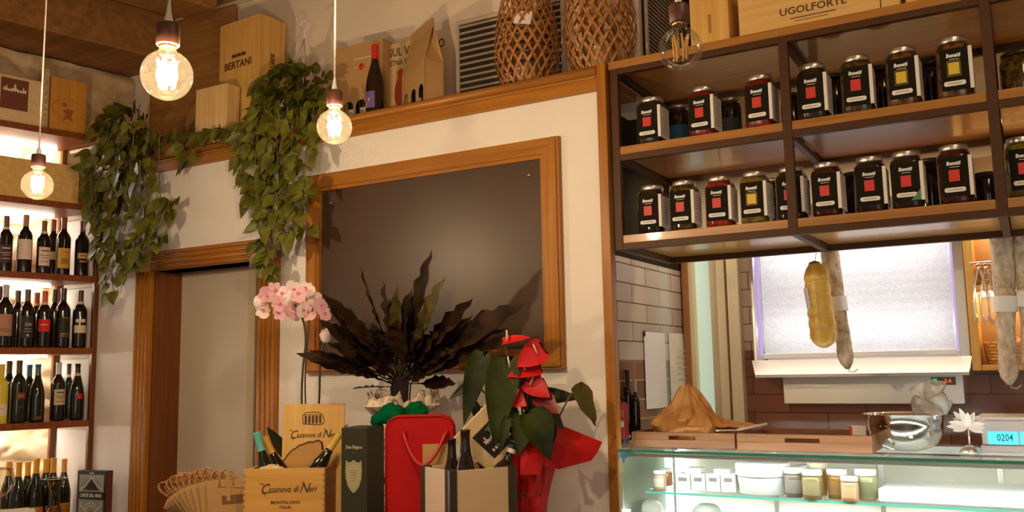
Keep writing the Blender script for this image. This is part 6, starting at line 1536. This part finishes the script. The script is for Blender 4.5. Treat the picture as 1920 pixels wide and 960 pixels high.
# red spray can and dark bottles by the upright
q = onY(1170, 830, 3.22); zt_ = onY(1170, 754, 3.22).z
t = thing('spray_can', 'slim red canister with a white label beside the wooden upright', 'canister', (q.x, 3.22, Z1)); h = zt_-Z1
MB().lathe([(0, 0), (.018, 0), (.019, .003), (.019, h-.012), (.015, h-.003), (.006, h), (0, h)], 22).build('body', mat('red_can', (.52, .05, .045), .35), t)
MB().lathe([(.0193, .0), (.0196, .001), (.0196, .016), (.0193, .017)], 22).build('blue_base', mat('dark_blue_band', (.05, .05, .12), .4), t)
mb = MB(); vs = []
for z in (h*.40, h*.55):
    for i in range(7): a = -PI/2-.5+1.0*i/6; vs.append((.0196*math.cos(a), .0196*math.sin(a), z))
mb.add(vs, [[i, i+1, i+8, i+7] for i in range(6)], None, 0, True); mb.build('label', M_WHITE, t)
for i in range(3): wrap(MB(), [(.019, 0), (.019, 1)]*3, 1, h*(.66+.06*i), h*(.685+.06*i), .6, -PI/2, .0005).build('text_line', mat('pale_red_print', (.62, .38, .34), .5), t)
MB().lathe([(.006, h), (.006, h+.012), (.009, h+.013), (.009, h+.022), (0, h+.024)], 14).build('nozzle', M_BLACK, t)
for px, py, y, lb_ in ((1176, 694, 3.36, 'tall dark oil bottle behind the red canister'), (1190, 712, 3.33, 'dark oil bottle with a pale stopper behind the red canister')):
    q = onY(px, py, y); bottle(Vector((q.x, y, Z1)), q.z-Z1, BORD, M_BOTTLE, cap((36, 22, 16)) if px == 1176 else cap((196, 170, 150)), lb_, group='oil bottles beside the deli upright', ks=.62)

# ------------------------------------------------------------------ walls behind the counter
# paper sheets on the side tiles
M_SHEET = mat('sheet_white', (.74, .70, .66), .7); M_SHEET2 = mat('sheet_cream', (.74, .68, .56), .7)
def wall_sheet(pxa, pxb, pya, pyb, m, label, off):
    a = onX(pxa, pya, SIDEX+off); b = onX(pxb, pyb, SIDEX+off); zt_ = a.z; zb_ = onX(pxa, pyb, SIDEX+off).z
    t = thing('wall_sheet', label, 'paper', (SIDEX+off, a.y, zb_), 0, 'sheets pinned to the side tiles')
    L_ = b.y-a.y; mb = MB(); n = 10; vs = []
    for j in range(2):
        for i in range(n+1): s = i/n; vs.append((-.002+.012*math.sin(PI*s)*(1-j*.8), s*L_, j*(zt_-zb_)))
    mb.add(vs, [[i, i+1, i+n+2, i+n+1] for i in range(n)], None, 0, True); mb.build('paper', m, t)
    mb = MB()
    for i in range(6): mb.box((.012, L_*.3, (zt_-zb_)*(.35+.08*i)), (.0125, L_*.75, (zt_-zb_)*(.365+.08*i)), None, 0)
    mb.build('handwriting', mat('faint_ink', (.50, .47, .42), .7), t) if m is M_SHEET2 else MB().box((-.002, -.004, zt_-zb_-.02), (.003, .006, zt_-zb_+.005), None, .001).build('clip', M_BLACK, t)
wall_sheet(1208, 1253, 622, 768, M_SHEET, 'left white sheet pinned to the side tiles', .006)
wall_sheet(1254, 1293, 624, 760, M_SHEET2, 'right cream written sheet pinned to the side tiles', .004)

# refrigerated cabinet with its white blind
fx0 = onY(1407, 600, BY-.02).x; fx1 = onY(1812, 600, BY-.02).x; fz0 = onY(1600, 706, BY-.14).z; bz0 = onY(1600, 757, BY-.06).z
fy = BY-.16
t = thing('refrigerated_cabinet', 'steel wall refrigerator closed by a glowing white blind', 'refrigerator', (fx0, BY, bz0)); o0 = Vector(t.location)
cx0 = onY(1429, 560, fy+.03).x; cx1 = onY(1784, 560, fy+.03).x; cz0 = onY(1600, 664, fy+.03).z; ctop = 2.13
jl0 = onY(1408, 560, fy).x; jr1 = onY(1812, 560, fy).x
L(MB().box((jl0, fy, fz0+.02), (cx0-.026, BY-.001, ctop), None, .003)).build('jamb', M_STEEL, t); L(MB().box((cx1+.016, fy, fz0+.02), (jr1, BY-.001, ctop), None, .003)).build('jamb', M_STEEL, t)
M_BLIND = cloth_light('white_blind', (.88, .89, .92), .55, True)
mb = MB(); vs = []; n = 40
for j in range(n+1):
    z = cz0+(ctop-cz0)*j/n
    for x in (cx0, cx1): vs.append((x, fy+.03+.0015*math.sin(j*2.2), z))
mb.add(vs, [[2*j, 2*j+1, 2*j+3, 2*j+2] for j in range(n)], None, 0, True); L(mb).build('blind', M_BLIND, t)
L(MB().box((cx0-.004, fy+.022, cz0-.012), (cx1+.004, fy+.038, cz0+.010), None, .003)).build('blind_bar', mat('white_bar', (.82, .80, .78), .4), t)
for x in (cx0-.026, cx1+.004): L(MB().box((x+.002, fy+.045, cz0), (x+.012, fy+.055, ctop), None, .001)).build('violet_tube', emit('violet_led', (.68, .48, 1.0), .8), t)
for zz in (cz0+.10, cz0+.42):
    L(MB().box((cx0+.01, fy+.10, zz), (cx1-.01, fy+.112, zz+.012), None, .001)).build('inner_tube', emit('fridge_led', (.95, .96, 1.0), 10.5), t)
L(MB().box((cx0-.02, BY-.012, cz0-.02), (cx1+.015, BY-.002, ctop), None, 0)).build('liner', mat('white_liner', (.8, .8, .82), .4), t)
L(MB().box((jl0, fy-.004, ctop), (jr1, BY-.001, ctop+.10), None, .004)).build('canopy', mat('dark_canopy', (.10, .07, .05), .45, .4), t)
lip = MB(); a0 = onY(1416, 706, BY-.22).x; a1 = onY(1818, 706, BY-.22).x; za = onY(1600, 706, BY-.22).z; zb_ = onY(1600, 672, BY-.16).z
lip.add([(jl0-.01, BY-.16, zb_), (jr1+.004, BY-.16, zb_), (a1, BY-.22, za+.012), (a0, BY-.22, za+.012), (a0, BY-.22, za), (a1, BY-.22, za), (jr1, BY-.04, za), (jl0, BY-.04, za), (jl0, BY-.04, zb_), (jr1, BY-.04, zb_)],
        [[0, 1, 2, 3], [3, 2, 5, 4], [4, 5, 6, 7], [0, 8, 9, 1], [0, 3, 4, 7, 8], [1, 9, 6, 5, 2]])
L(lip).build('front_lip', mat('lip_steel', (.56, .51, .46), .28, .9), t)
lx0 = onY(1470, 730, BY-.06).x; lx1 = onY(1808, 730, BY-.06).x
L(MB().box((lx0, BY-.07, bz0), (lx1, BY-.001, za-.0005), None, .002)).build('lower_panel', M_STEEL, t)
cpx0 = onY(1746, 714, BY-.075).x; cpx1 = onY(1792, 714, BY-.075).x; cpz0 = onY(1760, 722, BY-.075).z; cpz1 = onY(1760, 707, BY-.075).z
cp = L(MB().box((cpx0, BY-.076, cpz0), (cpx1, BY-.0705, cpz1), None, .001)).build('controller', mat('controller_panel', (.22, .14, .10), .4), t)
zc_ = (cpz0+cpz1)/2
L(MB().box((cpx0+.004, BY-.080, zc_-.010), (cpx0+.022, BY-.0762, zc_+.010), None, .001)).build('green_switch', emit('green_switch', (.05, .55, .16), .8), cp)
L(MB().text('2.4', .020, T((cpx0+cpx1)/2+.016, BY-.0768, zc_), off=.0004)).build('digits', emit('red_digits', (.9, .10, .03), 1.5), cp)

# bread rack with baskets at the right
rx0 = max(onY(1806, 560, BY-.03).x, jr1+.006); rz0 = onY(1850, 694, BY-.06).z
t = thing('bread_rack', 'wall mounted wooden bread rack with glowing shelves at the right edge', 'rack', (rx0, BY, rz0)); o0 = Vector(t.location)
W_ = .46; H_ = .86; D_ = .24
M_RK = wood('rack_wood', (196, 146, 66), (222, 176, 92), 'z', .5); M_RKX = wood('rack_wood_lengthwise', (196, 146, 66), (222, 176, 92), 'x', .5)
for x in (0, W_-.03): MB().box((x, -D_, 0), (x+.03, -.001, H_), None, .002).build('side', M_RK, t)
for z in (0, .30, .58): MB().box((.0302, -D_+.004, z), (W_-.0302, -.002, z+.022), None, .002).build('shelf', M_RKX, t)
MB().box((.0302, -.012, .023), (W_-.0302, -.001, H_), None, 0).build('back_board', mat('rack_back', (.34, .19, .07), .6), t)
for z in (.578, .298): MB().box((.04, -.10, z-.010), (W_-.04, -.085, z-.001), None, 0).build('warm_led', emit('warm_led', (1, .80, .50), 42), t)
def wicker(x, y, z, w, d, h, label):
    t = thing('bread_basket', label, 'basket', (x, y, z), 0, 'wicker baskets in the bread rack')
    mb = MB()
    for k in range(7):
        zz = .006+k*h/7; e = 1+.06*k/7; pts = []
        for i in range(49):
            a = 2*PI*i/48; p = 6; c, s_ = math.cos(a), math.sin(a); q = 1/((abs(c)**p+abs(s_)**p)**(1/p)); wv = 1+.02*(1 if (i+k) % 2 else -1)
            pts.append((w/2*e*q*c*wv, d/2*e*q*s_*wv, zz))
        mb.tube(pts, h/15, 6)
    for i in range(20):
        a = 2*PI*i/20; p = 6; c, s_ = math.cos(a), math.sin(a); q = 1/((abs(c)**p+abs(s_)**p)**(1/p)); mb.tube([(w/2*q*c, d/2*q*s_, 0), (w/2*1.07*q*c, d/2*1.07*q*s_, h)], .0028, 5)
    wm = two('wicker', (190, 136, 66), (230, 184, 110), (60, 60, 60), .6, 2)
    mb.build('weave', wm, t); MB().box((-w*.46, -d*.46, 0), (w*.46, d*.46, .006), None, 0).build('base', wm, t)
RZ_ = rz0
for i, (dx, dz, lb_) in enumerate(((.225, .023, 'wicker basket on the lowest shelf of the bread rack'), (.225, .323, 'wicker basket on the middle shelf of the bread rack'), (.225, .603, 'wicker basket on the top shelf of the bread rack'))):
    wicker(rx0+dx, BY-.125, rz0+dz+.001, .34, .17, .085, lb_)
M_BREAD = two('bread_crust', (176, 108, 38), (220, 158, 76), (20, 20, 20), .7, 4, bump=.4)
for i, (dx, dz, rot_, l_, lb_) in enumerate(((.13, .075, .3, .10, 'bread roll leaning in the lowest wicker basket'), (.30, .078, -.2, .10, 'second bread roll in the lowest wicker basket'), (.20, .375, .2, .11, 'bread roll in the middle wicker basket'))):
    mb = MB(); mb.ball((0, 0, 0), l_*.5, .045, .042, 20, 12); mb.v = [v*(1+.08*noise.noise(v*30)) for v in mb.v]
    b_ = mb.build('bread_roll', M_BREAD); b_.location = (rx0+dx, BY-.125, rz0+dz+.018); b_.rotation_euler = (0, rot_, rot_); tag(b_, lb_, 'bread', 'bread rolls in the rack')
# hanging tongs
ry = onY(1838, 500, BY-.28)
t = thing('tong_rail', 'steel hook rail for tongs in front of the bread rack', 'rail', (ry.x, BY-.30, onY(1838, 492, BY-.30).z)); 
MB().tube([(-.035, 0, 0), (.12, 0, 0)], .004, 8).build('bar', M_STEEL, t); MB().tube([(-.032, 0, 0), (-.032, .055, .0)], .003, 8).build('bracket', M_STEEL, t); MB().tube([(.115, 0, 0), (.115, .055, 0)], .003, 8).build('bracket', M_STEEL, t)
for i, (px, spread, lb_) in enumerate(((1834, .024, 'left pair of steel tongs hanging at the bread rack'), (1848, .026, 'middle pair of steel tongs hanging at the bread rack'), (1862, .024, 'right pair of steel tongs hanging at the bread rack'))):
    q = onY(px, 496, BY-.315); zb_ = onY(px, 604+2*i, BY-.315).z
    t = thing('steel_tongs', lb_, 'tongs', (q.x, BY-.3155-.012*i, q.z-.002), 0, 'steel tongs on the rail'); dz = zb_-q.z
    MB().lathe([(.006, -.002), (.008, -.002), (.008, .002), (.006, .002), (.006, -.002)], 16, T(0, 0, -.002) @ RX(PI/2)).build('ring', M_CHROME, t)
    for s_ in (-1, 1):
        MB().tube(smooth([Vector((0, 0, -.008)), Vector((s_*spread*.7, 0, dz*.35)), Vector((s_*spread, 0, dz*.75)), Vector((s_*spread*.8, 0, dz*.92))], 6), [.0042]*18+[.005], 8).build('arm', M_CHROME, t)
        mb = MB()
        for k in (-1, 0, 1): mb.tube([Vector((s_*spread*.8, 0, dz*.90)), Vector((s_*spread*.8+k*.006, 0, dz*.96)), Vector((s_*spread*.7+k*.006, 0, dz))], .0018, 6)
        mb.build('claw', M_CHROME, t)
